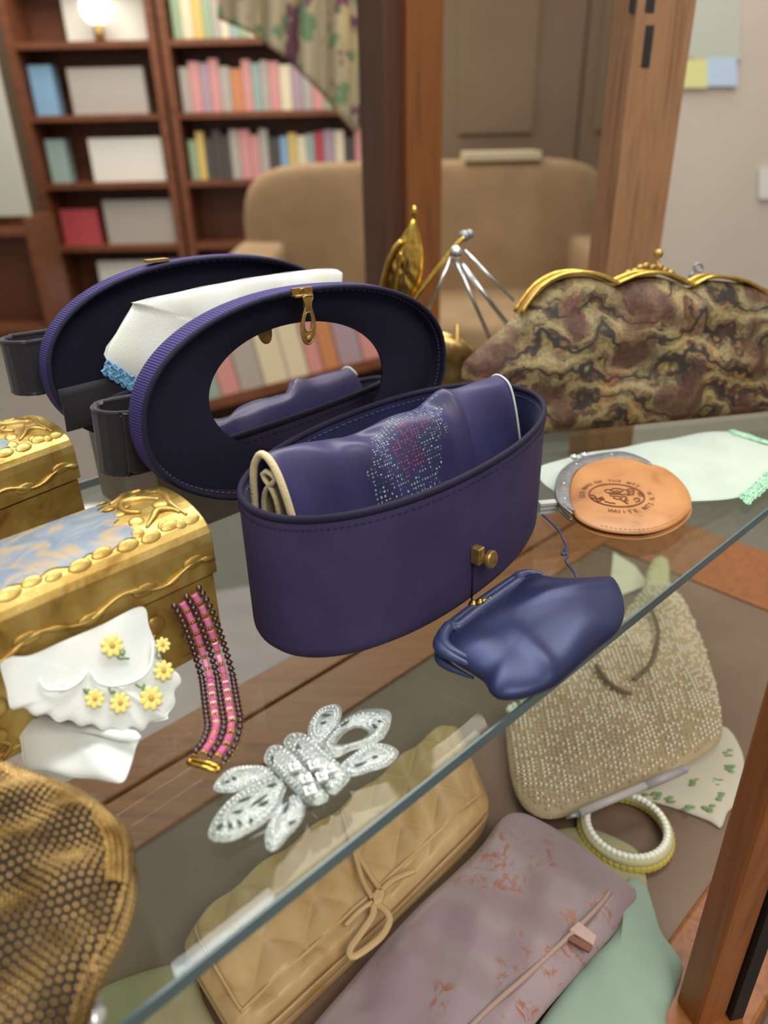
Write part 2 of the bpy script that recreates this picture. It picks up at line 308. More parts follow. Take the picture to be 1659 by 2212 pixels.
# ------------------------------------------------------------------ mesh builder
class MB:
    def __init__(s): s.v = []; s.f = []; s.uv = []; s.sm = []
    def add(s, vs, fs, uvs=None, smooth=True):
        o = len(s.v); s.v += [V(p) for p in vs]
        for i, f in enumerate(fs):
            s.f.append([a + o for a in f]); s.uv.append(uvs[i] if uvs else [(0, 0)] * len(f)); s.sm.append(smooth)
        return s
    def grid(s, fn, nu, nv, cu=False, cv=False, smooth=True, flip=False):
        vs = [fn(i / nu, j / nv) for j in range(nv + (0 if cv else 1)) for i in range(nu + (0 if cu else 1))]
        W = nu + (0 if cu else 1); H = nv + (0 if cv else 1); fs = []; uv = []
        for j in range(nv):
            for i in range(nu):
                a, b = i, (i + 1) % W; c, d = j, (j + 1) % H
                q = [c * W + a, c * W + b, d * W + b, d * W + a]
                t = [(i / nu, j / nv), ((i + 1) / nu, j / nv), ((i + 1) / nu, (j + 1) / nv), (i / nu, (j + 1) / nv)]
                if flip: q.reverse(); t.reverse()
                fs.append(q); uv.append(t)
        return s.add(vs, fs, uv, smooth)
    def tube(s, pts, r, n=8, closed=False, caps=True, flat=1.0):
        pts = [V(p) for p in pts]; L = len(pts); rr = r if isinstance(r, (list, tuple)) else [r] * L
        up = V((0, 0, 1)); vs = []; prev = None
        for i, p in enumerate(pts):
            a = pts[(i - 1) % L] if (closed or i > 0) else p; b = pts[(i + 1) % L] if (closed or i < L - 1) else p
            t = (b - a); t = t.normalized() if t.length > 1e-9 else V((1, 0, 0))
            x = prev if prev else (up.cross(t) if abs(t.z) < 0.95 else V((1, 0, 0)).cross(t))
            x = (x - t * x.dot(t)); x = x.normalized() if x.length > 1e-6 else V((0, 1, 0)); y = t.cross(x); prev = x
            for k in range(n):
                an = 2 * PI * k / n; vs.append(p + x * math.cos(an) * rr[i] + y * math.sin(an) * rr[i] * flat)
        fs = []
        for i in range(L if closed else L - 1):
            for k in range(n):
                a = i * n + k; b = i * n + (k + 1) % n; j = ((i + 1) % L) * n
                fs.append([a, b, j + (k + 1) % n, j + k])
        if caps and not closed: fs.append(list(range(n))[::-1]); fs.append(list(range((L - 1) * n, L * n)))
        return s.add(vs, fs)
    def box(s, c, size, rz=0.0, fr=None):
        c = V(c); hx, hy, hz = [k / 2 for k in size]
        ex, ey, ez = fr if fr else (V((math.cos(rz), math.sin(rz), 0)), V((-math.sin(rz), math.cos(rz), 0)), V((0, 0, 1)))
        vs = [c + ex * (hx * a) + ey * (hy * b) + ez * (hz * d) for a in (-1, 1) for b in (-1, 1) for d in (-1, 1)]
        return s.add(vs, [[0, 1, 3, 2], [4, 6, 7, 5], [0, 4, 5, 1], [2, 3, 7, 6], [0, 2, 6, 4], [1, 5, 7, 3]], smooth=False)
    def ball(s, c, r, n=8, m=6, sc=(1, 1, 1), fr=None):
        c = V(c); ex, ey, ez = fr if fr else (V((1, 0, 0)), V((0, 1, 0)), V((0, 0, 1)))
        def fn(a, b):
            t = 2 * PI * a; p = PI * b - PI / 2
            return c + ex * (r * sc[0] * math.cos(t) * math.cos(p)) + ey * (r * sc[1] * math.sin(t) * math.cos(p)) + ez * (r * sc[2] * math.sin(p))
        return s.grid(fn, n, m, cu=True)
    def octa(s, c, r, ax=None):
        c = V(c); ex, ey, ez = ax if ax else (V((1, 0, 0)), V((0, 1, 0)), V((0, 0, 1)))
        vs = [c + ex * r, c + ey * r, c - ex * r, c - ey * r, c + ez * r, c - ez * r]
        return s.add(vs, [[0, 1, 4], [1, 2, 4], [2, 3, 4], [3, 0, 4], [1, 0, 5], [2, 1, 5], [3, 2, 5], [0, 3, 5]])
    def prism(s, top, d, smooth=False):      # extrude a closed outline by vector d
        n = len(top); d = V(d); vs = [V(p) for p in top] + [V(p) + d for p in top]
        fs = [list(range(n)), list(range(2 * n - 1, n - 1, -1))] + [[i, i + n, (i + 1) % n + n, (i + 1) % n] for i in range(n)]
        return s.add(vs, fs, smooth=smooth)
    def build(s, name, mat, parent=None, loc=None, bevel=0.0):
        if loc is None:
            if parent is not None: loc = V((0, 0, 0))
            else:
                n = len(s.v); loc = V((sum(p.x for p in s.v) / n, sum(p.y for p in s.v) / n, min(p.z for p in s.v)))
        org = V(loc)
        p = parent
        while p is not None: org = org + p.location; p = p.parent
        me = bpy.data.meshes.new(name); me.from_pydata([tuple(q - org) for q in s.v], [], s.f)
        ul = me.uv_layers.new(name='UVMap'); k = 0
        for u in s.uv:
            for t in u: ul.data[k].uv = t; k += 1
        me.polygons.foreach_set('use_smooth', s.sm)
        bm = bmesh.new(); bm.from_mesh(me); bmesh.ops.recalc_face_normals(bm, faces=bm.faces); bm.to_mesh(me); bm.free()
        me.materials.append(M[mat] if isinstance(mat, str) else mat); me.update()
        o = bpy.data.objects.new(name, me); C.objects.link(o); o.location = loc
        if parent is not None: o.parent = parent
        if bevel:
            b = o.modifiers.new('soft_edge', 'BEVEL'); b.width = bevel; b.segments = 2; b.limit_method = 'ANGLE'
        return o
def empty(name, loc):
    o = bpy.data.objects.new(name, None); C.objects.link(o); o.location = loc; o.empty_display_size = 0.02; return o
def tag(o, label, cat=None, group=None, kind=None):
    if label: o['label'] = label
    if cat: o['category'] = cat
    if group: o['group'] = group
    if kind: o['kind'] = kind
    return o
def thing(name, loc, label, cat, group=None): return tag(empty(name, loc), label, cat, group)
def struct(name, mb, mat, label=None, parent=None):
    o = mb.build(name, mat, parent)
    if parent is None: o['kind'] = 'structure'
    if label: o['label'] = label
    return o
def sup(t, a, b, n):
    c, s = math.cos(t), math.sin(t)
    return a * math.copysign(abs(c) ** (2 / n), c), b * math.copysign(abs(s) ** (2 / n), s)
def smooth_loop(pts, n=72, closed=True):
    pts = [V(p) for p in pts]; L = len(pts); out = []
    segs = L if closed else L - 1
    dense = []
    for i in range(segs):
        g = lambda k: pts[k % L] if closed else pts[max(0, min(L - 1, k))]
        p0, p1, p2, p3 = g(i - 1), g(i), g(i + 1), g(i + 2)
        for k in range(10):
            t = k / 10; dense.append(0.5 * ((2 * p1) + (p2 - p0) * t + (2 * p0 - 5 * p1 + 4 * p2 - p3) * t * t + (3 * p1 - p0 - 3 * p2 + p3) * t ** 3))
    if not closed: dense.append(pts[-1])
    D = dense + ([dense[0]] if closed else []); acc = [0.0]
    for a, b in zip(D, D[1:]): acc.append(acc[-1] + (b - a).length)
    T = acc[-1]; j = 0
    for k in range(n):
        d = T * k / (n if closed else n - 1)
        while j < len(acc) - 2 and acc[j + 1] < d: j += 1
        h = acc[j + 1] - acc[j]; f = (d - acc[j]) / h if h > 1e-12 else 0
        out.append(D[j].lerp(D[j + 1], min(1, max(0, f))))
    return out
def pillow(loop, up, ht, hb=0.001, rings=10, p=2.6, wr=None, edge=0.0, uvs=None, mb=None):
    """A stuffed flat shape: loop of points, raised along up by ht at the middle and pressed down by hb."""
    mb = mb or MB(); n = len(loop); c = sum(loop, V((0, 0, 0))) / n; up = V(up)
    ex = (loop[0] - c); ex = (ex - up * ex.dot(up)).normalized(); ey = up.cross(ex)
    if uvs: ex, ey, us = uvs
    else: us = 4.0
    def uv(q): d = q - c; return (0.5 + d.dot(ex) * us, 0.5 + d.dot(ey) * us)
    for side in (1, -1):
        vs = [c + up * ((ht if side > 0 else -hb) + edge + ((wr(c, 0.0) if wr else 0) if side > 0 else 0))]; fs = []
        for k in range(1, rings + 1):
            r = math.sin(PI / 2 * k / rings)
            for q in loop:
                b = c.lerp(q, r); h = max(0.0, 1 - r ** p) ** 0.5
                vs.append(b + up * (edge + (ht * h if side > 0 else -hb * h) + ((wr(b, r) if wr else 0) if side > 0 else 0)))
        for i in range(n): fs.append([0, 1 + i, 1 + (i + 1) % n])
        for k in range(rings - 1):
            for i in range(n):
                a = 1 + k * n + i; b = 1 + k * n + (i + 1) % n; fs.append([a, a + n, b + n, b])
        mb.add(vs, fs, [[uv(vs[i]) for i in f] for f in fs])
    return mb
def pxloop(pts, z, n=72, closed=True): return smooth_loop([at(u, v, z) for u, v in pts], n, closed)

# ================================================================== the room
mb = MB().box((0, 1.5, -0.02), (8.4, 9.4, 0.04)); struct('floor', mb, 'floor', 'grey carpeted shop floor')
struct('wall_back', MB().box((0, 5.75, 1.5), (8.4, 0.1, 3.0)), 'wall2')
struct('wall_left', MB().box((-4.15, 1.5, 1.5), (0.1, 8.4, 3.0)), 'wall')
struct('wall_right', MB().box((1.80, 2.45, 1.25), (1.95, 0.10, 2.5)), 'wall', 'pale grey partition wall')
mb = MB()
for x0, x1 in ((0.18, 0.98), (0.98, 1.5)): mb.box(((x0 + x1) / 2, 4.05, 1.05), (x1 - x0 - 0.02, 0.05, 2.1))
d1 = struct('door_1', mb, 'wall2', 'taupe panelled door behind the sofa')
for cx in (0.58, 1.24):
    MB().box((cx, 4.018, 1.45), (0.36, 0.02, 0.7)).build('door_panel', 'wall2', d1, bevel=0.006)
    MB().box((cx, 4.018, 0.55), (0.36, 0.02, 0.7)).build('door_panel', 'wall2', d1, bevel=0.006)
wp = thing('wooden_post', (0.05, 1.62, 0), 'tall dark brown wooden post standing behind the gold evening purse', 'post')
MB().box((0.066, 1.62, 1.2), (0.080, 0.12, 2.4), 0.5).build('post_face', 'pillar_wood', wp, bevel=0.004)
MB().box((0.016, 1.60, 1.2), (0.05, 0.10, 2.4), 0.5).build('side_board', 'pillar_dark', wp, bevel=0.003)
# mauve flecked rug under the case
lp = [V((-0.75, 0.5, 0)), V((0.35, 0.75, 0)), V((0.2, 1.9, 0)), V((-1.0, 1.6, 0))]
tag(MB().prism([p + V((0, 0, 0.012)) for p in lp], (0, 0, -0.011)).build('rug', 'rug'), 'mauve rug with orange flecks on the floor under the glass shelf', 'rug')

# far bookcases -------------------------------------------------------
BOOKCOL = {'pink': '#c98f8f', 'grey': '#a8a49e', 'cream': '#d6cdb4', 'green': '#93ab8c', 'dark': '#4a4644', 'red': '#b0464e', 'blue': '#7ea6c8', 'yellow': '#cdb56a', 'teal': '#8fa8a4', 'white': '#dcdcd6', 'mauve': '#a590a0', 'orange': '#c0825a'}
_book = MB().box((0, 0, 0.5), (1, 1, 1)); _bk = None
def unit_book():
    mb = MB(); mb.box((0, -0.46, 0.5), (1, 0.08, 1)); mb.box((-0.46, 0.02, 0.5), (0.08, 0.9, 1)); mb.box((0.46, 0.02, 0.5), (0.08, 0.9, 1)); mb.box((0, 0.03, 0.5), (0.86, 0.88, 0.96))
    me = mb.build('book', 'book'); return me
def book(x, y, z, wx, dy, hz, col, label, group, rz=0.0):
    global _bk
    if _bk is None: o = _bk = unit_book()
    else: o = _bk.copy(); C.objects.link(o)
    o.location = (x, y, z); o.scale = (wx, dy, hz); o.rotation_euler = (0, 0, rz); o.color = lin(BOOKCOL[col])
    return tag(o, label, 'book', group)
def bookcase(x0, x1, y, depth, shelves, top, label, name='bookcase', ax=0):
    """ax 0: shelves run along x and open towards -y; ax 1: run along y and open towards -x."""
    def bx(a0, a1, b0, b1, z0, z1):
        m = MB()
        if ax == 0: m.box(((a0 + a1) / 2, (b0 + b1) / 2, (z0 + z1) / 2), (a1 - a0, b1 - b0, z1 - z0))
        else: m.box(((b0 + b1) / 2, (a0 + a1) / 2, (z0 + z1) / 2), (b1 - b0, a1 - a0, z1 - z0))
        return m
    base = ((x0 + x1) / 2, y + depth / 2, 0) if ax == 0 else (y + depth / 2, (x0 + x1) / 2, 0)
    r = thing(name, base, label, 'bookcase')
    bx(x0, x0 + 0.05, y, y + depth, 0, top).build('side_panel', 'case_wood', r)
    bx(x1 - 0.05, x1, y, y + depth, 0, top).build('side_panel', 'case_wood', r)
    bx(x0 + 0.05, x1 - 0.05, y + depth - 0.02, y + depth, 0, top).build('back_panel', 'case_wood', r)
    bx(x0 + 0.05, x1 - 0.05, y + 0.03, y + 0.05, 0, 0.09).build('kick_board', 'case_wood', r)
    for z in shelves: bx(x0 + 0.05, x1 - 0.05, y + 0.005, y + depth - 0.02, z - 0.035, z).build('shelf', 'case_wood', r)
    return r
ORD = {0.10: 'bottom', 0.48: 'second', 0.86: 'third', 1.24: 'fourth', 1.62: 'fifth', 2.0: 'top'}
SHV = list(ORD)
bookcase(-2.16, -1.27, 5.15, 0.32, SHV, 2.3, 'mahogany bookcase with books lying face out, standing far behind')
bookcase(-1.25, 0.12, 5.15, 0.32, SHV, 2.3, 'wide mahogany bookcase of upright books behind the hanging shawl')
bookcase(-3.0, -1.98, 4.55, 0.32, [0.10, 0.66], 0.72, 'low mahogany cabinet under the pale framed pictures', 'low_cabinet')
tag(MB().box((-2.33, 4.66, 1.15), (0.62, 0.03, 0.86)).build('framed_picture', rgb('pale_print', '#b9bcb2'), bevel=0.004), 'large pale grey print propped on the low cabinet', 'picture')
NTH = 'first second third fourth fifth sixth seventh eighth ninth tenth eleventh twelfth thirteenth fourteenth fifteenth sixteenth seventeenth eighteenth nineteenth twentieth'.split()
def n_(i, c, s): return '%s book, %s along the %s shelf of the wide bookcase' % (c, NTH[i], s)
rows = {1.62: ['green', 'cream', 'yellow', 'green', 'grey', 'cream', 'teal', 'green', 'cream', 'mauve', 'white', 'green', 'yellow', 'cream', 'grey', 'green', 'cream', 'teal', 'pink', 'cream'],
        1.24: ['grey', 'pink', 'mauve', 'pink', 'grey', 'orange', 'pink', 'teal', 'grey', 'pink', 'cream', 'mauve', 'grey', 'pink', 'green', 'cream', 'grey', 'red', 'pink', 'mauve'],
        0.86: ['green', 'yellow', 'dark', 'dark', 'dark', 'grey', 'pink', 'pink', 'grey', 'dark', 'blue', 'yellow', 'cream', 'teal', 'red', 'mauve', 'cream', 'dark', 'pink', 'grey'],
        2.0: ['grey', 'pink', 'cream', 'green', 'dark', 'grey', 'blue', 'cream', 'mauve', 'pink', 'grey', 'cream', 'teal', 'yellow', 'grey', 'dark', 'pink', 'cream', 'green', 'grey']}
for z, cols in rows.items():
    x = -1.18
    for i, c in enumerate(cols):
        wd = random.uniform(0.045, 0.068); h = random.uniform(0.22, 0.29)
        if x + wd > 0.05: break
        book(x + wd / 2, 5.30, z, wd, 0.2, h, c, n_(i, c, ORD[z]), 'books on the %s shelf of the wide bookcase' % ORD[z]); x += wd + 0.004
fo = [(2.0, 'white', -1.72, 0.5, 0.26), (1.62, 'white', -1.60, 0.50, 0.30), (1.24, 'grey', -1.63, 0.46, 0.25), (0.86, 'white', -1.58, 0.46, 0.25), (0.48, 'grey', -1.55, 0.48, 0.27), (0.10, 'white', -1.6, 0.6, 0.27),
      (1.24, 'blue', -2.02, 0.14, 0.27), (0.86, 'teal', -2.02, 0.12, 0.25), (0.48, 'red', -1.96, 0.24, 0.22)]
for z, c, x, wd, h in fo:
    book(x, 5.37 if z == 1.62 else 5.27, z, wd, 0.10, h, c, '%s book shown face out on the %s shelf of the far bookcase' % (c, ORD[z]), None)
del _book
g = thing('blurred_light_ball', (-1.62, 5.22, 1.62), 'glowing white ball standing in for a blurred spot of lamplight on the fifth shelf', 'lamp')
MB().ball((-1.62, 5.22, 1.785), 0.085, 16, 10).build('globe', emit('lamp_glow', '#fff6e6', 2.2), g)  # glowing ball stands in for the blurred disc of a reflected lamp
MB().tube([(-1.62, 5.22, 1.62), (-1.62, 5.22, 1.705)], 0.03, 12).build('base', 'brass', g)

# tan sofa ------------------------------------------------------------
def rounded_box(c, size, r=0.06, rz=0.0):
    cx, cy, cz = c; a, b, h = [k / 2 for k in size]
    def fn(u, v):
        x, y = sup(2 * PI * u, a, b, 6); k = math.sin(PI * v); zz = -math.cos(PI * v)
        s_ = min(1.0, k ** 0.25) if k > 0 else 0; z = math.copysign(abs(zz) ** 0.4, zz) * h
        x, y = x * s_, y * s_
        return V((cx + x * math.cos(rz) - y * math.sin(rz), cy + x * math.sin(rz) + y * math.cos(rz), cz + z))
    return MB().grid(fn, 40, 16, cu=True)
s = thing('sofa', (0.2, 3.35, 0), 'tan upholstered wing sofa standing behind the wooden post', 'sofa')
rounded_box((0.22, 3.62, 0.55), (1.65, 0.24, 0.92)).build('backrest', 'tan', s)
rounded_box((0.22, 3.25, 0.36), (1.45, 0.75, 0.22)).build('seat_cushion', 'tan', s)
MB().box((0.22, 3.3, 0.18), (1.6, 0.72, 0.14)).build('base', 'tan', s, bevel=0.01)
rounded_box((-0.52, 3.3, 0.42), (0.24, 0.8, 0.56)).build('armrest', 'tan', s)
rounded_box((0.96, 3.3, 0.42), (0.24, 0.8, 0.56)).build('armrest', 'tan', s)
for x in (-0.52, 0.96):
    for y in (3.0, 3.6): MB().tube([(x, y, 0.0), (x, y, 0.13)], [0.02, 0.03], 10).build('leg', 'case_wood', s)
p = aty(1000, 330, 3.60); q = aty(1160, 345, 3.60)
tag(MB().box(((p.x + q.x) / 2, 3.60, 1.022), (q.x - p.x, 0.20, 0.035)).build('flat_box', rgb('pale_card', '#b9ac90'), bevel=0.004), 'flat pale cardboard box lying on the back of the sofa', 'box')

# hanging shawl -------------------------------------------------------
t = thing('hanging_shawl', aty(660, 0, 2.6), 'cream shawl with purple grapes and green leaves hanging before the bookcase', 'shawl')
def shfn(u, v):
    xs = 470 + (850 - 470) * u
    low = [(0, 40), (0.18, 70), (0.4, 130), (0.62, 215), (0.78, 290), (0.9, 200), (1.0, 90)]
    for (a, b), (c, d) in zip(low, low[1:]):
        if a <= u <= c: yb = b + (d - b) * (u - a) / (c - a)
    yy = -90 + (yb + 90) * v
    p = aty(xs, yy, 2.6); p.y += 0.03 * math.sin(u * 34); return p
MB().grid(shfn, 60, 14).build('cloth', 'shawl', t).modifiers.new('thick', 'SOLIDIFY').thickness = 0.004
p, q = aty(440, -90, 2.6), aty(880, -90, 2.6); q.z = p.z
MB().tube([p, q], 0.012, 10).build('rail', 'case_wood', t)
# posters on the pale partition
def poster(u0, v0, u1, v1, mat, name, label, cat):
    a, b, c, d = [aty(u, v, 2.39) for u, v in ((u0, v0), (u1, v0), (u1, v1), (u0, v1))]
    tag(MB().prism([a, b, c, d], (0, 0.008, 0)).build(name, mat), label, cat)
poster(1478, -60, 1600, 128, rgb('poster_green', '#b9c2b8'), 'poster', 'pale green poster on the grey partition wall', 'poster')
poster(1466, 126, 1528, 190, rgb('note_yellow', '#d9dd9c'), 'note', 'yellow paper note stuck under the green poster', 'note')
poster(1528, 122, 1592, 186, rgb('note_blue', '#b9d2ee'), 'note', 'light blue paper note beside the yellow one', 'note')
poster(1640, 365, 1700, 430, rgb('switch_white', '#d8d8d8'), 'light_switch', 'white light switch on the grey partition wall', 'switch')
# bookcase at the side, which the oval mirror shows
bookcase(-0.9, 1.6, 2.15, 0.30, SHV, 2.1, 'mahogany bookcase at the right, seen in the oval mirror', ax=1)
mc = ['pink', 'cream', 'pink', 'white', 'grey', 'red', 'cream', 'pink', 'mauve', 'white', 'teal', 'pink', 'cream', 'green', 'grey', 'pink', 'orange', 'white', 'pink', 'cream', 'grey', 'mauve', 'pink', 'white']
for z in (0.48, 0.86, 1.24, 1.62):
    y = -0.83
    for i in range(34):
        wd = random.uniform(0.05, 0.09)
        if y + wd > 1.53: break
        c = mc[(i * 5 + int(z * 10)) % len(mc)]
        book(2.28, y + wd / 2, z, wd, 0.2, random.uniform(0.22, 0.3), c, '%s book on the %s shelf of the bookcase seen in the mirror, %s along' % (c, ORD[z], NTH[i] if i < 20 else 'twenty-' + NTH[i - 20]), 'books on the %s shelf in the mirror' % ORD[z], -PI / 2); y += wd + 0.004

# ================================================================== the display case
case = thing('display_case', st(0.45, -0.15), 'wooden display case with one glass shelf and a brown floor', 'case')
def slab(s0, s1, t0, t1, z0, z1): return MB().prism([st(s0, t0, z1), st(s1, t0, z1), st(s1, t1, z1), st(s0, t1, z1)], (0, 0, z0 - z1))
slab(-0.5, 0.80, -0.27, 0.06, DZ - 0.03, DZ).build('case_floor', 'taupe', case)
slab(-0.5, 0.93, -0.328, -0.27, DZ - 0.05, DZ + 0.003).build('back_rail', 'rail_wood', case, bevel=0.002)
slab(-0.5, 0.93, -0.375, -0.331, DZ - 0.05, DZ + 0.004).build('back_rail', 'rail_wood', case, bevel=0.002)
slab(0.80, 0.93, -0.27, 0.06, DZ - 0.05, DZ + 0.003).build('side_rail', 'orange_wood', case, bevel=0.002)
slab(-0.5, 0.93, 0.06, 0.125, DZ - 0.05, DZ + 0.003).build('front_rail', 'orange_wood', case, bevel=0.003)
po = [aty(x, 290, 1.02) for x in (1308, 1462)]
pw = (po[1].x - po[0].x); pc = V(((po[0].x + po[1].x) / 2, 1.03, 0))
pp = MB().box((pc.x, pc.y, 0.95), (pw * 0.86, pw * 0.6, 1.9), 0.25).build('corner_post', 'post_wood', case, bevel=0.003)
fy = 1.03 - pw * 0.36
def dark(u0, v0, u1, v1, nm): 
    a, b = aty(u0, v0, fy), aty(u1, v1, fy); MB().box(((a.x + b.x) / 2, fy + 0.004, (a.z + b.z) / 2), (b.x - a.x, 0.008, a.z - b.z), 0.2).build(nm, 'black', pp)
dark(1394, 55, 1402, 145, 'slot'); dark(1398, -40, 1412, 28, 'slot'); dark(1370, -40, 1384, 26, 'slot'); dark(1361, 126, 1373, 141, 'screw_hole')
f0 = at(1506, 2182, DZ)
MB().box((f0.x + 0.002, f0.y, 0.95), (0.0235, 0.02, 1.9), 0.35).build('front_post', 'orange_wood', case, bevel=0.003)
MB().box((f0.x + 0.0195, f0.y + 0.002, 0.95), (0.009, 0.02, 1.9), 0.2).build('dark_gap_strip', 'black', case)  # black strip stands in for the dark gap beside the front post
for s_, t_ in ((-0.45, -0.34), (0.90, 0.09), (-0.45, 0.09)):
    p = st(s_, t_); MB().box((p.x, p.y, (DZ - 0.05) / 2), (0.05, 0.05, DZ - 0.05), 0.75).build('case_leg', 'rail_wood', case)
tb = st(0.22, -0.36, SZ + 0.56)
MB().tube([tb - E_ * 0.065, tb + E_ * 0.065], 0.009, 12).build('light_tube', emit('tube_glow', '#f2f8ff', 11), case)
MB().tube([tb - E_ * 0.30 + V((0, 0, 0.02)), tb + E_ * 0.55 + V((0, 0, 0.02))], 0.009, 10).build('light_rail', 'post_wood', case)
# glass shelf
gs = thing('glass_shelf', st(0.25, -0.2, SZ - 0.007), 'clear glass shelf with a grey green front edge holding the bags', 'shelf')
slab(-0.42, 0.88, -0.42, -0.0012, SZ - 0.007, SZ).build('pane', 'glass', gs)
slab(-0.42, 0.88, -0.0012, 0.0, SZ - 0.007, SZ).build('polished_edge', 'glass_edge', gs)
slab(-0.42, 0.88, -0.4215, -0.4202, SZ - 0.007, SZ).build('polished_edge', 'glass_edge', gs)

# ================================================================== oval box bags
def frame(yaw, tilt, roll):
    e1 = V((math.cos(yaw) * math.cos(roll), math.sin(yaw) * math.cos(roll), math.sin(roll)))
    h = V((-math.sin(yaw), math.cos(yaw), 0)); k = e1.cross(h)
    e2 = k * math.cos(tilt) + h * math.sin(tilt); return e1, e2, e1.cross(e2)
def oval_body(root, cx, cy, z0, yaw, a, b, H, n):
    ex = V((math.cos(yaw), math.sin(yaw), 0)); ey = V((-ex.y, ex.x, 0)); ez = V((0, 0, 1)); o = V((cx, cy, z0))
    def ring(prof, rev=False):
        def fn(u, v):
            k = v * (len(prof) - 1); i = min(len(prof) - 2, int(k)); f = k - i
            ins = prof[i][0] + (prof[i + 1][0] - prof[i][0]) * f; z = prof[i][1] + (prof[i + 1][1] - prof[i][1]) * f
            x, y = sup(2 * PI * u, max(0.0, a - ins) if ins < 1 else 0, max(0.0, b - ins) if ins < 1 else 0, n); return o + ex * x + ey * y + ez * z
        return fn
    R = 0.012; prof = [(b * 0.999, 0), (b * 0.5, 0), (R, 0)] + [(R - R * math.sin(t), R - R * math.cos(t)) for t in (0.35, 0.7, 1.05, 1.35, PI / 2)] + [(0, H * 0.5), (0, H * 0.75), (0, H - 0.002)]
    MB().grid(ring(prof), 96, len(prof) - 1, cu=True).build('body', 'purple', root)
    pi = [(0.0025, H - 0.001), (0.003, H * 0.8), (0.0034, H * 0.4), (0.004, 0.004), (0.012, 0.003), (b * 0.999, 0.003)]
    MB().grid(ring(pi), 96, len(pi) - 1, cu=True).build('lining', 'lining', root)
    def loop(ins, z): return [o + ex * sup(2 * PI * k / 96, a - ins, b - ins, n)[0] + ey * sup(2 * PI * k / 96, a - ins, b - ins, n)[1] + ez * z for k in range(96)]
    MB().tube(loop(0.0012, H), 0.0019, 8, True, flat=1.2).build('rim_binding', 'binding', root)
    def stitches(ins, z, m, mt='thread'): 
        mb = MB()
        for k in range(m):
            p = [sup(2 * PI * (k + f) / m, a - ins, b - ins, n) for f in (0, 0.55)]
            mb.tube([o + ex * q[0] + ey * q[1] + ez * z for q in p], 0.00028, 4)
        s = mb.build('stitching', mt, root); s['kind'] = 'stuff'
    stitches(0.0030, H - 0.0045, 150); stitches(-0.0002, H - 0.0055, 150, 'binding')
    return o, ex, ey
def oval_lid(root, c, fr, a, b, depth, n, mirror=True):
    e1, e2, e3 = fr; c = V(c)
    def pt(x, y, z): return c + e1 * x + e2 * y + e3 * z
    def grd(prof, m=110):
        def fn(u, v):
            k = v * (len(prof) - 1); i = min(len(prof) - 2, int(k)); f = k - i
            ins = prof[i][0] + (prof[i + 1][0] - prof[i][0]) * f; z = prof[i][1] + (prof[i + 1][1] - prof[i][1]) * f
            x, y = sup(2 * PI * u, max(1e-5, a - ins), max(1e-5, b - ins), n); return pt(x, y, z)
        return MB().grid(fn, m, len(prof) - 1, cu=True)
    out = [(0, -0.0005), (-0.0008, -depth * 0.4), (0.0, -depth * 0.7), (0.003, -depth * 0.95), (0.008, -depth * 1.15), (b * 0.4, -depth * 1.3), (b * 0.999, -depth * 1.35)]
    lid = grd(out).build('lid', 'purple_rib', root)
    grd([(0.0022, -0.0005), (0.003, -0.006), (0.004, -0.0105)]).build('inner_wall', 'binding', lid)
    def loop(ins, z, m=96): return [pt(*sup(2 * PI * k / m, a - ins, b - ins, n), z) for k in range(m)]
    MB().tube(loop(0.0012, 0), 0.0016, 8, True).build('rim_binding', 'binding', lid)
    mb = MB()
    for k in range(150):
        p = [sup(2 * PI * (k + f) / 150, a - 0.0035, b - 0.0035, n) for f in (0, 0.55)]
        mb.tube([pt(*q, -0.0030) for q in p], 0.00028, 4)
    mb.build('stitching', 'thread', lid)['kind'] = 'stuff'
    if mirror:
        mx, my, ma, mb_ = -0.003, 0.002, 0.0735, 0.0385
        def pn(u, v):
            x0, y0 = sup(2 * PI * u, a - 0.004, b - 0.004, n); x1, y1 = sup(2 * PI * u, ma, mb_, 2.05)
            return pt(x0 + (mx + x1 - x0) * v, y0 + (my + y1 - y0) * v, -0.0095 - (0.0025 + y1 * 0.15) * v ** 3 + 0.0006 * math.sin(PI * v))
        MB().grid(pn, 110, 12, cu=True).build('padded_panel', 'panel', lid)
        tl = 0.15
        def mp_(k):
            x_, y_ = sup(2 * PI * k / 80, ma + 0.001, mb_ + 0.001, 2.05); return pt(mx + x_, my + y_, -0.0125 - y_ * tl)
        q = [mp_(k) for k in range(80)]
        mo = MB().prism(q, e3 * -0.0015).build('oval_mirror', 'mirror', lid); mo['label'] = 'oval looking glass inside the lid'
    else:
        q = [pt(*sup(2 * PI * k / 96, a - 0.0035, b - 0.0035, n), -0.0100) for k in range(96)]
        MB().prism(q, e3 * -0.0012).build('padded_panel', 'panel', lid)
    return lid, pt
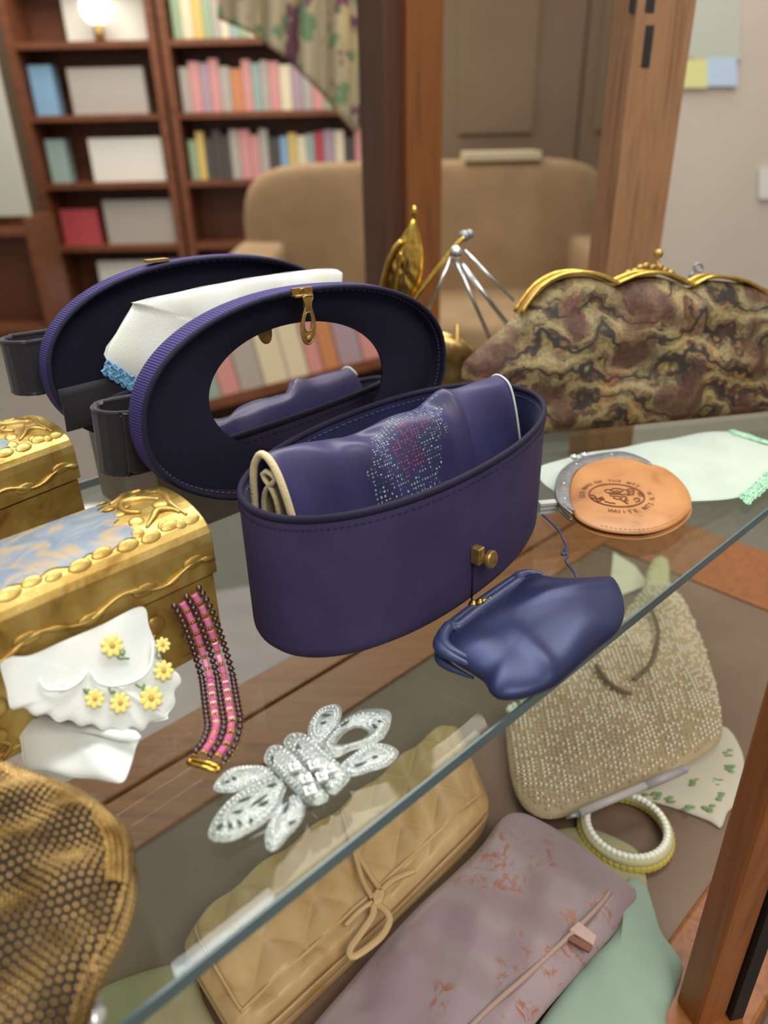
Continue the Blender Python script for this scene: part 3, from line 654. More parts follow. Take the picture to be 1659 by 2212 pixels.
def strap_loop(lid, pt, x_in, x_end, w0, w1, b0, b1, nm='handle_strap'):
    """A stitched ribbon that runs out past the lid and doubles back on itself."""
    zc = (w0 + w1) / 2; r = abs(w0 - w1) / 2; pth = [(x_in, w0)]
    for k in range(0, 19):
        t = PI * k / 18; pth.append((x_end + r - r * math.sin(t) * 1.0, zc + (w0 - zc) * math.cos(t)))
    pth.append((x_in, w1)); pth = smooth_loop([V((p[0], p[1], 0)) for p in pth], 50, False)
    th = 0.0012
    def fn(u, v):
        k = min(len(pth) - 2, int(u * (len(pth) - 1))); f = u * (len(pth) - 1) - k
        p = pth[k].lerp(pth[k + 1], f); t = pth[k + 1] - pth[k]; nrm = V((-t.y, t.x, 0)).normalized()
        loop = [(b0, th), (b1, th), (b1, -th), (b0, -th)]; j = int(round(v * 4)) % 4
        y, o = loop[j]; return pt(p.x + nrm.x * o, y, p.y + nrm.y * o)
    m = MB().grid(fn, 49, 4, cv=False, smooth=False); s = m.build(nm, 'dark_ribbon', lid)
    mb = MB()
    for bb in (b0, b1): mb.tube([pt(p.x, bb, p.y) for p in pth], 0.0016, 6)
    mb.build('strap_edge', 'dark_ribbon', lid); return s

# front bag
BX, BY, BYAW = 0.0166, 0.4185, 0.8583
bag = thing('box_bag', (BX, BY, SZ), 'open purple oval box bag with an oval mirror in its raised lid', 'handbag')
bo, bex, bey = oval_body(bag, BX, BY, SZ, BYAW, 0.1226, 0.0596, 0.0898, 2.14)
LC = V((-0.0386, 0.4571, SZ + 0.1089)); LF = frame(0.8106, 0.0, -0.08)
lid, LP = oval_lid(bag, LC, LF, 0.127, 0.0645, 0.019, 2.2)
strap_loop(lid, LP, -0.02, -0.1335, -0.022, -0.050, -0.031, 0.004)
# hasp at the top of the lid
e1, e2, e3 = LF
h = MB().box(LP(-0.0165, 0.0628, 0.001), (0.0155, 0.0045, 0.0022), fr=LF).tube([LP(-0.0225, 0.0605, 0.002), LP(-0.009, 0.0605, 0.002)], 0.0011, 8)
h.tube([LP(-0.018, 0.0622, 0.0022), LP(-0.018, 0.0645, 0.0022), LP(-0.0155, 0.0645, 0.0022), LP(-0.0155, 0.0622, 0.0022)], 0.0006, 6)
hasp = h.build('hasp', 'brass', lid); hasp['label'] = 'old brass hasp with a slotted tongue'
prof = [(0.0036, 0.060), (0.0024, 0.0565), (0.0024, 0.0535), (0.0044, 0.048), (0.0056, 0.042), (0.0048, 0.0365), (0.0028, 0.033), (0.0, 0.0318)]
oc = [LP(-0.0135 + x, y, 0.0035) for x, y in prof] + [LP(-0.0135 - x, y, 0.0035) for x, y in reversed(prof[:-1])]
oc = smooth_loop(oc, 48)
ic = smooth_loop([LP(-0.0135 + x, y, 0.0035) for x, y in ((0.0018, 0.0500), (0.0032, 0.0450), (0.0024, 0.0405), (0, 0.0395), (-0.0024, 0.0405), (-0.0032, 0.0450), (-0.0018, 0.0500), (0, 0.0508))], 48)
def nearest_start(a, L):
    k = min(range(len(L)), key=lambda i: (L[i] - a).length); return L[k:] + L[:k]
ic = nearest_start(oc[0], ic)
if (ic[6] - oc[6]).length > (ic[-6] - oc[6]).length: ic = [ic[0]] + ic[:0:-1]
m = MB(); m.grid(lambda u, v: (oc[int(round(u * 48)) % 48].lerp(ic[int(round(u * 48)) % 48], v) + e3 * (0.0006 * math.sin(PI * v))), 48, 4, cu=True)
m.grid(lambda u, v: (oc[int(round(u * 48)) % 48].lerp(ic[int(round(u * 48)) % 48], v) - e3 * 0.0010), 48, 4, cu=True)
m.tube(oc, 0.0006, 6, True).tube(ic, 0.0005, 6, True).ball(LP(-0.0135, 0.0355, 0.0042), 0.0020, 10, 6, (1, 1, 0.5), LF)
m.build('hasp_tongue', 'brass', hasp)
# front catch
ku = -0.0125
def wall(u, out, z):
    v = 0.0596 * (1 - (abs(u) / 0.1226) ** 2.14) ** (1 / 2.14); return bo + bex * u - bey * (v + out) + V((0, 0, z))
BF = (bex, -bey, V((0, 0, 1)))
kn = MB().box(wall(ku - 0.0035, 0.003, 0.0385), (0.0058, 0.0062, 0.0105), fr=BF).build('catch', 'brass', bag, bevel=0.0006); kn['label'] = 'old brass catch with a round turning knob'
c0 = wall(ku + 0.0035, 0.0035, 0.0335); ax = (-bey * 0.82 + bex * 0.0 + V((0, 0, 0.12))).normalized()
q = MB(); ux = bex; uy = ax.cross(ux).normalized()
for a_, b_, r0, r1 in ((0, 0.0045, 0.0022, 0.0022), (0.0045, 0.0052, 0.0050, 0.0054), (0.0052, 0.0072, 0.0054, 0.0054), (0.0072, 0.0080, 0.0054, 0.0046)):
    q.grid(lambda u, v: c0 + ax * (a_ + (b_ - a_) * v - 0.002) + (ux * math.cos(2 * PI * u) + uy * math.sin(2 * PI * u)) * (r0 + (r1 - r0) * v), 28, 1, cu=True)
q.grid(lambda u, v: c0 + ax * (0.006 + 0.0004 * v) + (ux * math.cos(2 * PI * u) + uy * math.sin(2 * PI * u)) * 0.0046 * (1 - v * 0.999), 28, 3, cu=True)
q.build('turning_knob', 'brass', kn)
MB().tube([wall(ku - 0.0035, 0.0004, 0.033), wall(ku - 0.0035, 0.0004, 0.006)], 0.0006, 6).build('crease_line', 'binding', bag)  # thin dark tube puts in the dark line of a crease below the catch

# folded indigo satin pouch in the bag
pz = SZ
def bl(u, v, z): return bo + bex * u + bey * v + V((0, 0, z))
pouch = thing('satin_pouch', bl(0, 0.0, 0.0045), 'folded indigo satin pouch with cream cord edges standing in the open box bag', 'pouch')
def arch(u, s, off=0.0):
    """u along the roll 0..1, s over the fold from front foot (0) to back foot (1)."""
    x = -0.099 + 0.195 * u; yc = 0.0175 - 0.0185 * u; sag = 0.010 * math.exp(-((u - 0.33) / 0.16) ** 2) + 0.006 * math.exp(-((u - 0.60) / 0.1) ** 2)
    top = 0.1075 - 0.003 * u - sag * 0.6 + 0.004 * math.exp(-((u - 0.70) / 0.05) ** 2)
    bulge = 0.006 * math.sin(PI * u) ; foot = 0.006
    lim = 0.0596 * max(0.0, 1 - (abs(x) / 0.1226) ** 2.14) ** (1 / 2.14) - 0.006
    ff = max(-lim, yc - 0.034 - 0.012 * math.sin(PI * u)); fb = min(lim, yc + 0.020)
    pts = [(ff, foot), (yc - 0.021 - bulge, 0.062), (yc - 0.0115 - bulge * 0.5, 0.095), (yc - 0.003, top), (yc + 0.006, top - 0.002), (yc + 0.012, 0.085), (fb, foot)]
    k = s * (len(pts) - 1); i = min(len(pts) - 2, int(k)); f = k - i
    g = lambda j: V((*pts[max(0, min(len(pts) - 1, j))], 0))
    p0, p1, p2, p3 = g(i - 1), g(i), g(i + 1), g(i + 2)
    p = 0.5 * ((2 * p1) + (p2 - p0) * f + (2 * p0 - 5 * p1 + 4 * p2 - p3) * f * f + (3 * p1 - p0 - 3 * p2 + p3) * f ** 3)
    wrk = 0.0030 * math.sin(u * 36 + s * 9) * math.exp(-((u - 0.30) / 0.12) ** 2) + 0.0042 * (math.exp(-((u - 0.735 + 0.05 * s) / 0.016) ** 2) - math.exp(-((u - 0.69 + 0.08 * s) / 0.022) ** 2)) * math.exp(-((s - 0.42) / 0.22) ** 2) + 0.0015 * math.sin(u * 17 + s * 11)
    wrk *= max(0.0, 1 - abs(s - 0.45) * 1.5) * (1 if 0.03 < u < 0.97 else 0.3)
    x += (0.006 * (s - 0.4)) * u
    return bl(x, max(-lim, p.x - wrk * 0.9 - off), min(p.y + wrk * 0.5 + off, 0.125))
cl = MB().grid(lambda u, v: arch(u, v), 90, 40).build('satin_cover', 'dotted', pouch)
mod = cl.modifiers.new('thick', 'SOLIDIFY'); mod.thickness = 0.0012; mod.offset = -1
MB().tube([arch(0.0, 0.02 + 0.93 * k / 30) for k in range(31)], 0.0021, 10).build('cream_cord', 'cream', pouch)
def inner(ofs, lo, w): return [bl(-0.0985, 0.0165 + w * math.cos(t), 0.095 - ofs + 0.004 * math.sin(t)) for t in [PI * k / 8 for k in range(9)]]
i1 = [bl(-0.0985, 0.0105, 0.03)] + [bl(-0.0985, 0.0115, 0.08)] + inner(0.0, 0, 0.0045) + [bl(-0.0985, 0.0225, 0.08), bl(-0.0985, 0.024, 0.03)]
MB().tube(smooth_loop(i1, 40, False), 0.0016, 8).build('cream_cord', 'cream', pouch)
def fold(u, v):
    pp = smooth_loop(i1, 24, False); return pp[min(23, int(round(v * 23)))] + bex * (0.012 * u + 0.0005)
MB().grid(fold, 3, 23).build('inner_fold', 'cream', pouch)
MB().tube([arch(1.0, 0.05 + 0.72 * k / 30, 0.0004) for k in range(31)], 0.0008, 8).build('white_cord', 'white_cloth', pouch)

# back bag on a grey riser --------------------------------------------
RZ = SZ + 0.06
rc = V((-0.1540, 0.4572, 0)); lp = [rc, rc + E_ * 0.10, rc + E_ * 0.10 - N_ * 0.105, rc - N_ * 0.105]
lp = [V((p.x, p.y, RZ)) for p in lp]
tag(MB().prism(lp, (0, 0, SZ - RZ + 0.0005)).build('display_riser', 'grey_card', bevel=0.0008), 'plain grey display riser under the rear purple bag', 'riser')
bb = thing('box_bag', (-0.115, 0.515, RZ), 'open purple oval box bag with a white handkerchief, raised on the grey riser', 'handbag')
BFm = frame(0.7572, 0.033, -0.038); BC = V((-0.1329, 0.5662, SZ + 0.1103))
nv = BFm[2]; bc = BC + nv * 0.052
oval_body(bb, bc.x + BFm[0].x * 0.004, bc.y + BFm[0].y * 0.004, RZ + 0.0005, 0.7572, 0.121, 0.047, 0.036, 2.14)
lid2, BP = oval_lid(bb, BC + nv * 0.012, BFm, 0.127, 0.066, 0.020, 2.2, False)
strap_loop(lid2, BP, -0.03, -0.139, -0.020, -0.050, -0.012, 0.022)
# ribbon band across the lid
def band(u, v): return BP(-0.1225 + 0.245 * u, (-0.007 + 0.012 * u) * (1 - v) + (-0.036 + 0.012 * u) * v, 0.0005 + 0.003 * math.sin(PI * u) + 0.001 * math.sin(PI * v))
o = MB().grid(band, 40, 6).build('ribbon_band', 'dark_ribbon', lid2); mm = o.modifiers.new('thick', 'SOLIDIFY'); mm.thickness = 0.0012
mb = MB()
for k in range(60):
    mb.tube([band(k / 60, 0.06) + nv * 0.0008, band((k + 0.5) / 60, 0.06) + nv * 0.0008], 0.00025, 4)
mb.build('band_stitching', 'thread', lid2)['kind'] = 'stuff'
MB().box(BP(-0.036, 0.0665, -0.006), (0.016, 0.002, 0.008), fr=BFm).build('hasp', 'brass', lid2)
# handkerchief draped in the lid
hk = thing('handkerchief', BP(0.0, -0.03, 0.012), 'white handkerchief with blue crochet trim tucked in the rear bag lid', 'handkerchief')
HP = [(-0.0625, 0.0415), (-0.061, 0.0425), (0.0, 0.047), (0.06, 0.049), (0.118, 0.047), (0.124, 0.034), (0.115, 0.0), (0.06, -0.035), (0.0, -0.045), (-0.040, -0.036), (-0.058, -0.018), (-0.088, 0.007), (-0.078, 0.024)]
hl = smooth_loop([BP(x, y, 0.004) for x, y in HP], 90)
pil = pillow(hl, nv, 0.0035, 0.0008, 12, 5.0, lambda b, r: 0.0018 * math.sin((b - BC).dot(BFm[0]) * 70 + (b - BC).dot(BFm[1]) * 40) * (1 - r) + 0.0012 * math.sin((b - BC).dot(BFm[0]) * 160))
pil.build('linen', 'ivory_cloth', hk)
m = MB(); A = V((-0.088, 0.007)); B = V((-0.050, -0.026)); random.seed(3)
for r_ in range(8):
    pts = []
    for k in range(41):
        f = k / 40; q = A.lerp(B, f); o_ = -0.0009 * r_ - 0.0004; dx, dy = (B - A).normalized()
        sc = 0.0012 * math.sin(k * 1.57 + r_) + random.uniform(-0.0005, 0.0005)
        pts.append(BP(q.x + dy * -o_ * 1.3 + 0, q.y - dx * -o_ * 1.3 + sc, 0.0055 + random.uniform(-0.0008, 0.0008)))
    m.tube(pts, 0.00085, 5)
m.build('blue_lace', 'blue_lace', hk)['label'] = 'blue crochet trim'

# ================================================================== gilded boxes
def gilt_box(cx, cy, yaw, L, D, seam, zl, zp, label, paint, full=True):
    ex = V((math.cos(yaw), math.sin(yaw), 0)); ey = V((-ex.y, ex.x, 0)); o = V((cx, cy, SZ))
    P = lambda u, v, z: o + ex * u + ey * v + V((0, 0, z))
    r = thing('gilded_box', P(-L / 2, D / 2, 0), label, 'box')
    b = MB()
    for u0, u1, v0, v1, z0, z1 in ((-L + .001, -.001, 0, D, 0, .004), (-L + .001, -.001, .0006, .005, .004, seam), (-L + .001, -.001, D - .005, D - .0006, .004, seam), (-.006, -.001, .005, D - .005, .004, seam), (-L + .001, -L + .006, .005, D - .005, .004, seam)):
        b.box(P((u0 + u1) / 2, (v0 + v1) / 2, (z0 + z1) / 2), (u1 - u0, v1 - v0, z1 - z0), yaw)
    base = b.build('base', 'gilt', r)
    l = MB(); n = 16
    sec = [(-0.001, seam + .0012), (-0.001, zl)] + [(D / 2 - (D / 2 + .001) * math.cos(PI * k / n), zl + (zp - zl) * math.sin(PI * k / n) ** 0.8) for k in range(1, n)] + [(D + .001, zl), (D + .001, seam + .0012)]
    l.prism([P(0.001, v, z) for v, z in sec], ex * (-L - .002)); lid = l.build('lid', 'gilt', r, bevel=0.0008)
    def top(u, v, off=0.0):     # point on the vault of the lid
        t = math.acos(max(-1, min(1, (D / 2 - v) / (D / 2 + .001)))); z = zl + (zp - zl) * math.sin(t) ** 0.8
        nz = V((0, 0, 1)) * math.sin(t) - ey * math.cos(t); return P(u, v, z) + nz.normalized() * off
    rim = [(-0.033, 0.008), (-0.037, 0.022), (-0.034, 0.036), (-0.039, 0.050), (-0.037, 0.060)]
    def pf(u, v):
        vv = 0.0085 + (D - 0.017) * v; e = -0.036 + 0.0035 * math.sin(v * 17) + 0.002 * math.sin(v * 41)
        u0 = e; u1 = -L + 0.028 + 0.003 * math.sin(v * 15); return top(u0 + (u1 - u0) * u, vv + 0.0012 * math.sin(u * 37), 0.0006)
    MB().grid(pf, 50, 20).build('painted_panel', paint, lid)['label'] = 'faded landscape panel'
    g = MB(); rnd = random.Random(5)
    def bead(p, up, rr, sx=1.0, sd=None):
        sd = sd or ex; fy_ = up.cross(sd).normalized(); g.ball(p, rr, 10, 6, (sx, 1, 0.26), (sd, fy_, up))
    # chain of ovals along the front edge of the vault
    u = -0.006; k = 0
    while u > -L + 0.008:
        s_ = rnd.uniform(0.0024, 0.0036); c = top(u, 0.0062 + 0.001 * math.sin(k * 2), 0.0002); up = (c - P(u, D / 2, zl - .01)); up = (up - ex * up.dot(ex)).normalized()
        bead(c, up, s_, 1.7); u -= s_ * 3.2 + 0.0015; k += 1
    # lid front: waving vine with buds
    pts = [P(-L * f, -0.0016, (seam + zl) / 2 + 0.003 * math.sin(f * L * 150)) for f in [k / 60 for k in range(61)]]
    g.tube(pts, [0.0009 + 0.0007 * (math.sin(k * 0.9) > 0.5) for k in range(61)], 7)
    for k in range(6):
        u = -0.012 - k * (L / 6); bead(P(u, -0.0014, (seam + zl) / 2 + 0.003 * math.sin(-u * 150)), -ey, 0.0036, 1.9)
    # scrolls and drops on the end border of the vault
    for path, rr in (([(-.028, .012), (-.022, .016), (-.017, .020), (-.011, .018), (-.008, .013)], .0014), ([(-.024, .024), (-.030, .030), (-.026, .040), (-.017, .038), (-.010, .030)], .0017), ([(-.006, .010), (-.008, .022), (-.005, .034), (-.009, .048)], .0013), ([(-.030, .046), (-.022, .050), (-.014, .058), (-.007, .056)], .0015)):
        g.tube(smooth_loop([top(a, min(D - .004, b_ * D / .066), 0.0003) for a, b_ in path], 20, False), [rr * (1.6 - abs(k - 9.5) / 9.5) for k in range(20)], 8)
    for a, b_, s_ in ((-.030, .018, .0036), (-.012, .025, .004), (-.020, .009, .003), (-.033, .030, .0028), (-.034, .040, .003), (-.006, .042, .0034), (-.018, .046, .0034), (-.031, .055, .003), (-.012, .006, .0028), (-.027, .036, .003), (-.034, .010, .003)):
        c = top(a, min(D - .004, b_ * D / .066), 0.0002); up = (c - P(a, D / 2, zl - .01)); up = (up - ex * up.dot(ex)).normalized(); bead(c, up, s_, 1.2)
    g.build('lid_relief', 'gilt', lid)['kind'] = 'stuff'
    g = MB()
    if full:      # round buds and stems low on the front
        for k in range(7):
            u = -0.012 - 0.027 * k
            if u < -L + .006: break
            bead(P(u, -0.0002, seam * 0.66 + 0.002 * (k % 2)), -ey, 0.0058, 1.0); bead(P(u - 0.004, -0.0002, seam * 0.28), -ey, 0.0046, 1.5, (ex * 0.7 + V((0, 0, 0.7))).normalized())
            g.tube(smooth_loop([P(u - .001, -.0006, seam * .6), P(u - .008, -.0008, seam * .48), P(u - .013, -.0008, seam * .34)], 10, False), 0.0010, 6)
            g.tube(smooth_loop([P(u - .004, -.0006, seam * .30), P(u + .001, -.0008, seam * .16), P(u - .004, -.0008, seam * .06)], 10, False), 0.0010, 6)
        g.build('base_relief', 'gilt', base)['kind'] = 'stuff'
    return P
GP = gilt_box(-0.0922, 0.3409, math.radians(45), 0.175, 0.064, 0.0455, 0.0664, 0.0845, 'gilded box with a blue painted panel, the one holding the flowered handkerchief', 'scene_paint')
gilt_box(-0.2100, 0.4665, math.radians(53), 0.16, 0.064, 0.0460, 0.0664, 0.0850, 'gilded box with a green painted panel behind the flowered handkerchief one', 'scene_paint2', False)

# flowered handkerchief hanging from the box
gx = V((math.cos(math.radians(45)), math.sin(math.radians(45)), 0)); gy = V((-gx.y, gx.x, 0))
p0 = GP(0, -0.0045, 0.0452); sl = (gy * -0.030 + V((0, 0, -0.040))).normalized(); hn = gx.cross(sl).normalized()
if hn.z < 0: hn = -hn
hand = thing('handkerchief', onplane(190, 1500, p0, hn) - V((0, 0, 0.02)), 'white handkerchief embroidered with yellow flowers hanging from the gilded box', 'handkerchief')
def onh(u, v, off=0.0): return onplane(u, v, p0, hn) + hn * off
UP1 = [(0, 1425), (60, 1418), (130, 1388), (215, 1352), (302, 1312), (318, 1355), (338, 1405), (352, 1440), (378, 1455), (386, 1475), (372, 1495), (374, 1520), (358, 1545), (361, 1565), (335, 1562), (318, 1560), (303, 1583), (280, 1570), (262, 1585), (240, 1572), (218, 1580), (195, 1565), (170, 1570), (148, 1555), (122, 1560), (100, 1543), (72, 1548), (50, 1530), (22, 1532), (12, 1490)]
hz = lambda b, r: 0.0007 * math.sin(b.x * 260 + b.y * 120)
def lay(dist):   # lift so that nothing sinks under the shelf
    return lambda u, v: onh(u, v, dist)
top_loop = smooth_loop([onh(u, v, 0.003) for u, v in UP1], 130)
for q in top_loop: q.z = max(q.z, SZ + 0.0075)
pillow(top_loop, hn, 0.0012, 0.0006, 8, 8, hz).build('top_fold', 'white_cloth', hand)
LO1 = [(28, 1535), (110, 1545), (220, 1570), (298, 1582), (292, 1620), (275, 1672), (262, 1690), (235, 1690), (200, 1683), (150, 1676), (100, 1668), (56, 1655), (44, 1600)]
low_loop = smooth_loop([at(u, v, SZ + 0.004 + 0.010 * max(0, (1640 - v) / 110)) for u, v in LO1], 110)
pillow(low_loop, (0, 0, 1), 0.0025, 0.0006, 8, 6, hz).build('under_fold', 'white_cloth', hand)
MID = [(22, 1528), (120, 1552), (220, 1574), (300, 1588), (290, 1600), (220, 1592), (120, 1570), (30, 1545)]
pillow(smooth_loop([at(u, v, SZ + 0.012) for u, v in MID], 90), (0, 0, 1), 0.002, 0.001, 5, 5, hz).build('middle_fold', 'white_cloth', hand)
def flower(u, v, r, rot, mat='yellow_thread'):
    c = onh(u, v, 0.0062); c.z = max(c.z, SZ + 0.0105); ax_ = gx; ay_ = hn.cross(ax_)
    m = MB()
    for k in range(8):
        t = rot + 2 * PI * k / 8; d = ax_ * math.cos(t) + ay_ * math.sin(t); m.ball(c + d * r * 0.58, r * 0.46, 8, 5, (1, 0.62, 0.16), (d, hn.cross(d), hn))
    f = m.build('embroidered_flower', mat, hand)
    MB().ball(c + hn * 0.0003, r * 0.24, 8, 5, (1, 1, 0.4), (ax_, ay_, hn)).build('flower_eye', 'brown_thread', f)
for a in ((235, 1399, .0056, 0.1), (343, 1397, .0040, 0.5), (345, 1452, .0052, 0.3), (198, 1512, .0046, 0.2), (252, 1521, .0050, 0.0), (318, 1511, .0060, 0.6)): flower(*a)
def stem(pts, r=0.0005, mat='green_thread', nm='embroidered_stem'):
    q = [onh(u, v, 0.0058) for u, v in pts]
    for k in q: k.z = max(k.z, SZ + 0.0100)
    MB().tube(smooth_loop(q, 24, False), r, 6).build(nm, mat, hand)
stem([(246, 1412), (250, 1425), (262, 1425), (272, 1426)]); stem([(252, 1412), (258, 1418), (262, 1408)]); stem([(334, 1402), (330, 1420), (340, 1425)])
stem([(175, 1490), (180, 1498), (186, 1492)], .0007); stem([(228, 1488), (234, 1500), (238, 1494), (244, 1505)]); stem([(285, 1480), (298, 1488), (304, 1480), (300, 1496)]); stem([(330, 1408), (345, 1412)])
sc1 = [(80, 1470), (92, 1490), (118, 1492), (140, 1490), (168, 1472), (180, 1452)]; sc2 = [(190, 1452), (204, 1476), (240, 1484), (290, 1470), (318, 1440), (322, 1390)]
stem(sc1, .0007, 'white_thread', 'white_scroll'); stem(sc2, .0007, 'white_thread', 'white_scroll'); stem([(128, 1480), (140, 1486), (160, 1478)], .0006, 'white_thread', 'white_scroll')

# ================================================================== bracelet
br = thing('rhinestone_bracelet', (-0.085, 0.29, SZ), 'pink and dark red rhinestone bracelet hanging out of the gilded box', 'bracelet')
bp = [(-0.1035, 0.3205, 0.0445), (-0.1000, 0.3195, 0.036), (-0.0965, 0.3170, 0.024), (-0.0935, 0.3135, 0.012), (-0.0900, 0.3060, 0.0045), (-0.0862, 0.2930, 0.0042), (-0.0825, 0.2800, 0.0042), (-0.0795, 0.2690, 0.0042), (-0.0797, 0.2580, 0.0042), (-0.0822, 0.2500, 0.0042)]
bp = [V((x, y, SZ + z)) for x, y, z in bp]
NB = 15; cen = smooth_loop(bp, NB * 2 + 1, False)
def bframe(i):
    a, b = cen[max(0, i - 1)], cen[min(len(cen) - 1, i + 1)]; t = (b - a).normalized(); f = i / (len(cen) - 1)
    an = math.radians(38 + (-14 - 38) * min(1, f * 1.25)); wv = V((math.cos(an), math.sin(an), 0)); wv = (wv - t * wv.dot(t)).normalized(); nn = wv.cross(t)
    if nn.z < 0 and abs(nn.z) > 0.05: nn = -nn
    if nn.y > 0.6: nn = -nn
    return t, wv, nn
g0 = None; s0 = None; lk = MB()
for i in range(NB):
    k = 2 * i + 1; t, wv, nn = bframe(k); c = cen[k]
    for sx in (-1, 1):
        q = c + wv * (sx * 0.0037) + nn * 0.0008
        fr = (wv, t, nn)
        m = MB(); hx, hy, hz_ = 0.0017, 0.0026, 0.0015
        vs = [q + wv * (hx * a * s1) + t * (hy * b * s2) + nn * z for z, s1, s2 in ((-0.0012, 1, 1), (0.0008, 1, 1), (hz_, 0.6, 0.75)) for a, b in ((-1, -1), (1, -1), (1, 1), (-1, 1))]
        m.add(vs, [[3, 2, 1, 0], [8, 9, 10, 11]] + [[r * 4 + j, r * 4 + (j + 1) % 4, r * 4 + 4 + (j + 1) % 4, r * 4 + 4 + j] for r in (0, 1) for j in range(4)], smooth=False)
        m.build('pink_baguette', 'pink', br)
        lk.octa(q + t * 0.0032 + nn * 0.0006, 0.0011).octa(q + t * 0.0032 + wv * 0.0012, 0.0009).octa(q + t * 0.0032 - wv * 0.0012, 0.0009)
for i in range(2 * NB + 1):
    t, wv, nn = bframe(i); c = cen[i]
    for sx in (-1, 0, 1):
        q = c + wv * (sx * 0.0078) + nn * 0.0006
        if s0 is None:
            s0 = MB().ball(q, 0.0018, 8, 6).build('dark_stone', 'garnet', br, loc=q - br.location)
        else:
            o = s0.copy(); C.objects.link(o); o.location = q - br.location
        lk.octa(q - nn * 0.0009 + t * 0.0016, 0.0010).octa(q - nn * 0.0009 + wv * 0.0014, 0.0010)
lk.build('gold_links', 'gold', br)['kind'] = 'stuff'
t, wv, nn = bframe(2 * NB); e = cen[-1] + t * 0.0042
cb = MB().tube([e - wv * 0.0075, e + wv * 0.0075], 0.0011, 8).tube([e + t * 0.0028 - wv * 0.0075, e + t * 0.0028 + wv * 0.0075], 0.0011, 8)
for sx in (-1, 1): cb.tube([e + wv * (0.0075 * sx), e + t * 0.0028 + wv * (0.0075 * sx)], 0.0013, 8)
cb.build('clasp', 'gold', br)['label'] = 'gold bar clasp'

# ================================================================== tapestry purse
tb0, tb1 = at(1170, 957, SZ), at(1659, 907, SZ)
tx = (tb1 - tb0).normalized(); th_ = V((-tx.y, tx.x, 0)); tu = (V((0, 0, 1)) * math.cos(0.16) + th_ * math.sin(0.16)); tn = tx.cross(tu)   # tn points to the viewer
def tp(u, v, off=0.0): return onplane(u, v, tb0 - tn * 0.012, tn) + tn * off
OUT = [(1085, 950), (1180, 952), (1400, 935), (1660, 908), (1790, 893), (1850, 850), (1840, 790), (1760, 700), (1700, 645), (1640, 618), (1600, 612), (1560, 607), (1520, 606), (1486, 622), (1450, 606), (1415, 597), (1370, 600), (1325, 618), (1292, 603), (1250, 596), (1205, 605), (1170, 628), (1130, 668), (1060, 730), (1010, 775), (997, 800), (1010, 880)]
tps = thing('tapestry_purse', tb0.lerp(tb1, 0.5) + th_ * 0.02, 'brown and green tapestry purse with a scalloped gold frame', 'purse')
tl_ = [tp(u, v) for u, v in OUT]; tl_ = smooth_loop(tl_, 140)
for q in tl_: q.z = max(q.z, SZ + 0.004)
tc = sum(tl_, V((0, 0, 0))) / len(tl_)
def tw(b, r):
    x = (b - tc).dot(tx); y = (b - tc).dot(tu); k = (1 - r ** 4)
    return k * (0.0030 * math.sin(x * 55 + y * 30 + 1) + 0.0020 * math.sin(x * 30 - y * 95) + 0.0018 * math.sin(y * 150 + x * 40) - 0.005 * math.exp(-((x + 0.035 + 0.35 * (y - 0.02)) / 0.006) ** 2) * max(0, min(1, y * 30 + 0.8)))
body = pillow(tl_, tn, 0.021, 0.021, 26, 3.0, tw, uvs=(tx, tu, 4.2))
def keep_up(mb, zmin):
    for p in mb.v: p.z = max(p.z, zmin)
    return mb
keep_up(body, SZ + 0.0005).build('tapestry_body', 'tapestry', tps)
SC1 = [(1118, 672), (1135, 645), (1165, 610), (1205, 588), (1250, 583), (1292, 590), (1325, 606)]
SC2 = [(1325, 606), (1370, 588), (1415, 584), (1450, 592), (1486, 611)]
SC3 = [(1486, 611), (1520, 594), (1560, 594), (1600, 603), (1640, 625), (1680, 660)]
fpts = []
for sg in (SC1, SC2, SC3): fpts += smooth_loop([tp(u, v + 5, 0.009) for u, v in sg], 26, False)[:-1]
fr_ = MB().tube(fpts, 0.0017, 10).build('gold_frame', 'gold', tps)
bpts = [p - tn * 0.016 + tu * 0.001 for p in fpts]
MB().tube(bpts, 0.0017, 10).build('gold_frame', 'gold', tps)
sp = MB()
for i in range(0, len(fpts) - 1):
    a, b, c, d = fpts[i], fpts[i + 1], bpts[i + 1], bpts[i]; sp.add([a - tu * .001, b - tu * .001, c - tu * .001, d - tu * .001], [[0, 1, 2, 3]])
sp.build('frame_plate', 'brass', tps)
c0 = tp(1427, 590, -0.004)
MB().tube([c0, tp(1427, 562, -0.004)], 0.0012, 8).ball(tp(1428, 548, -0.004), 0.0042, 12, 8).build('clasp_ball', 'brass', tps)
rg = [tp(1520 + 9 * math.cos(2 * PI * k / 20), 578 + 9 * math.sin(2 * PI * k / 20), -0.008) for k in range(20)]
MB().tube(rg, 0.0012, 6, True).tube([tp(1500, 598, -0.008), tp(1512, 586, -0.008)], 0.0015, 6).tube([tp(1527, 586, -0.008), tp(1524, 600, -0.008)], 0.0013, 6).build('chain_ring', 'steel', tps)
lf = MB()
for k, (u, v) in enumerate([(1385, 586), (1398, 578), (1412, 574), (1425, 578), (1440, 578), (1452, 584), (1463, 590), (1372, 590)]):
    lf.ball(tp(u, v, -0.010 - 0.001 * (k % 3)), 0.0035, 8, 5, (1.3, 0.5, 0.8), (tx, tn, tu))
lf.build('filigree_leaves', 'brass', tps)

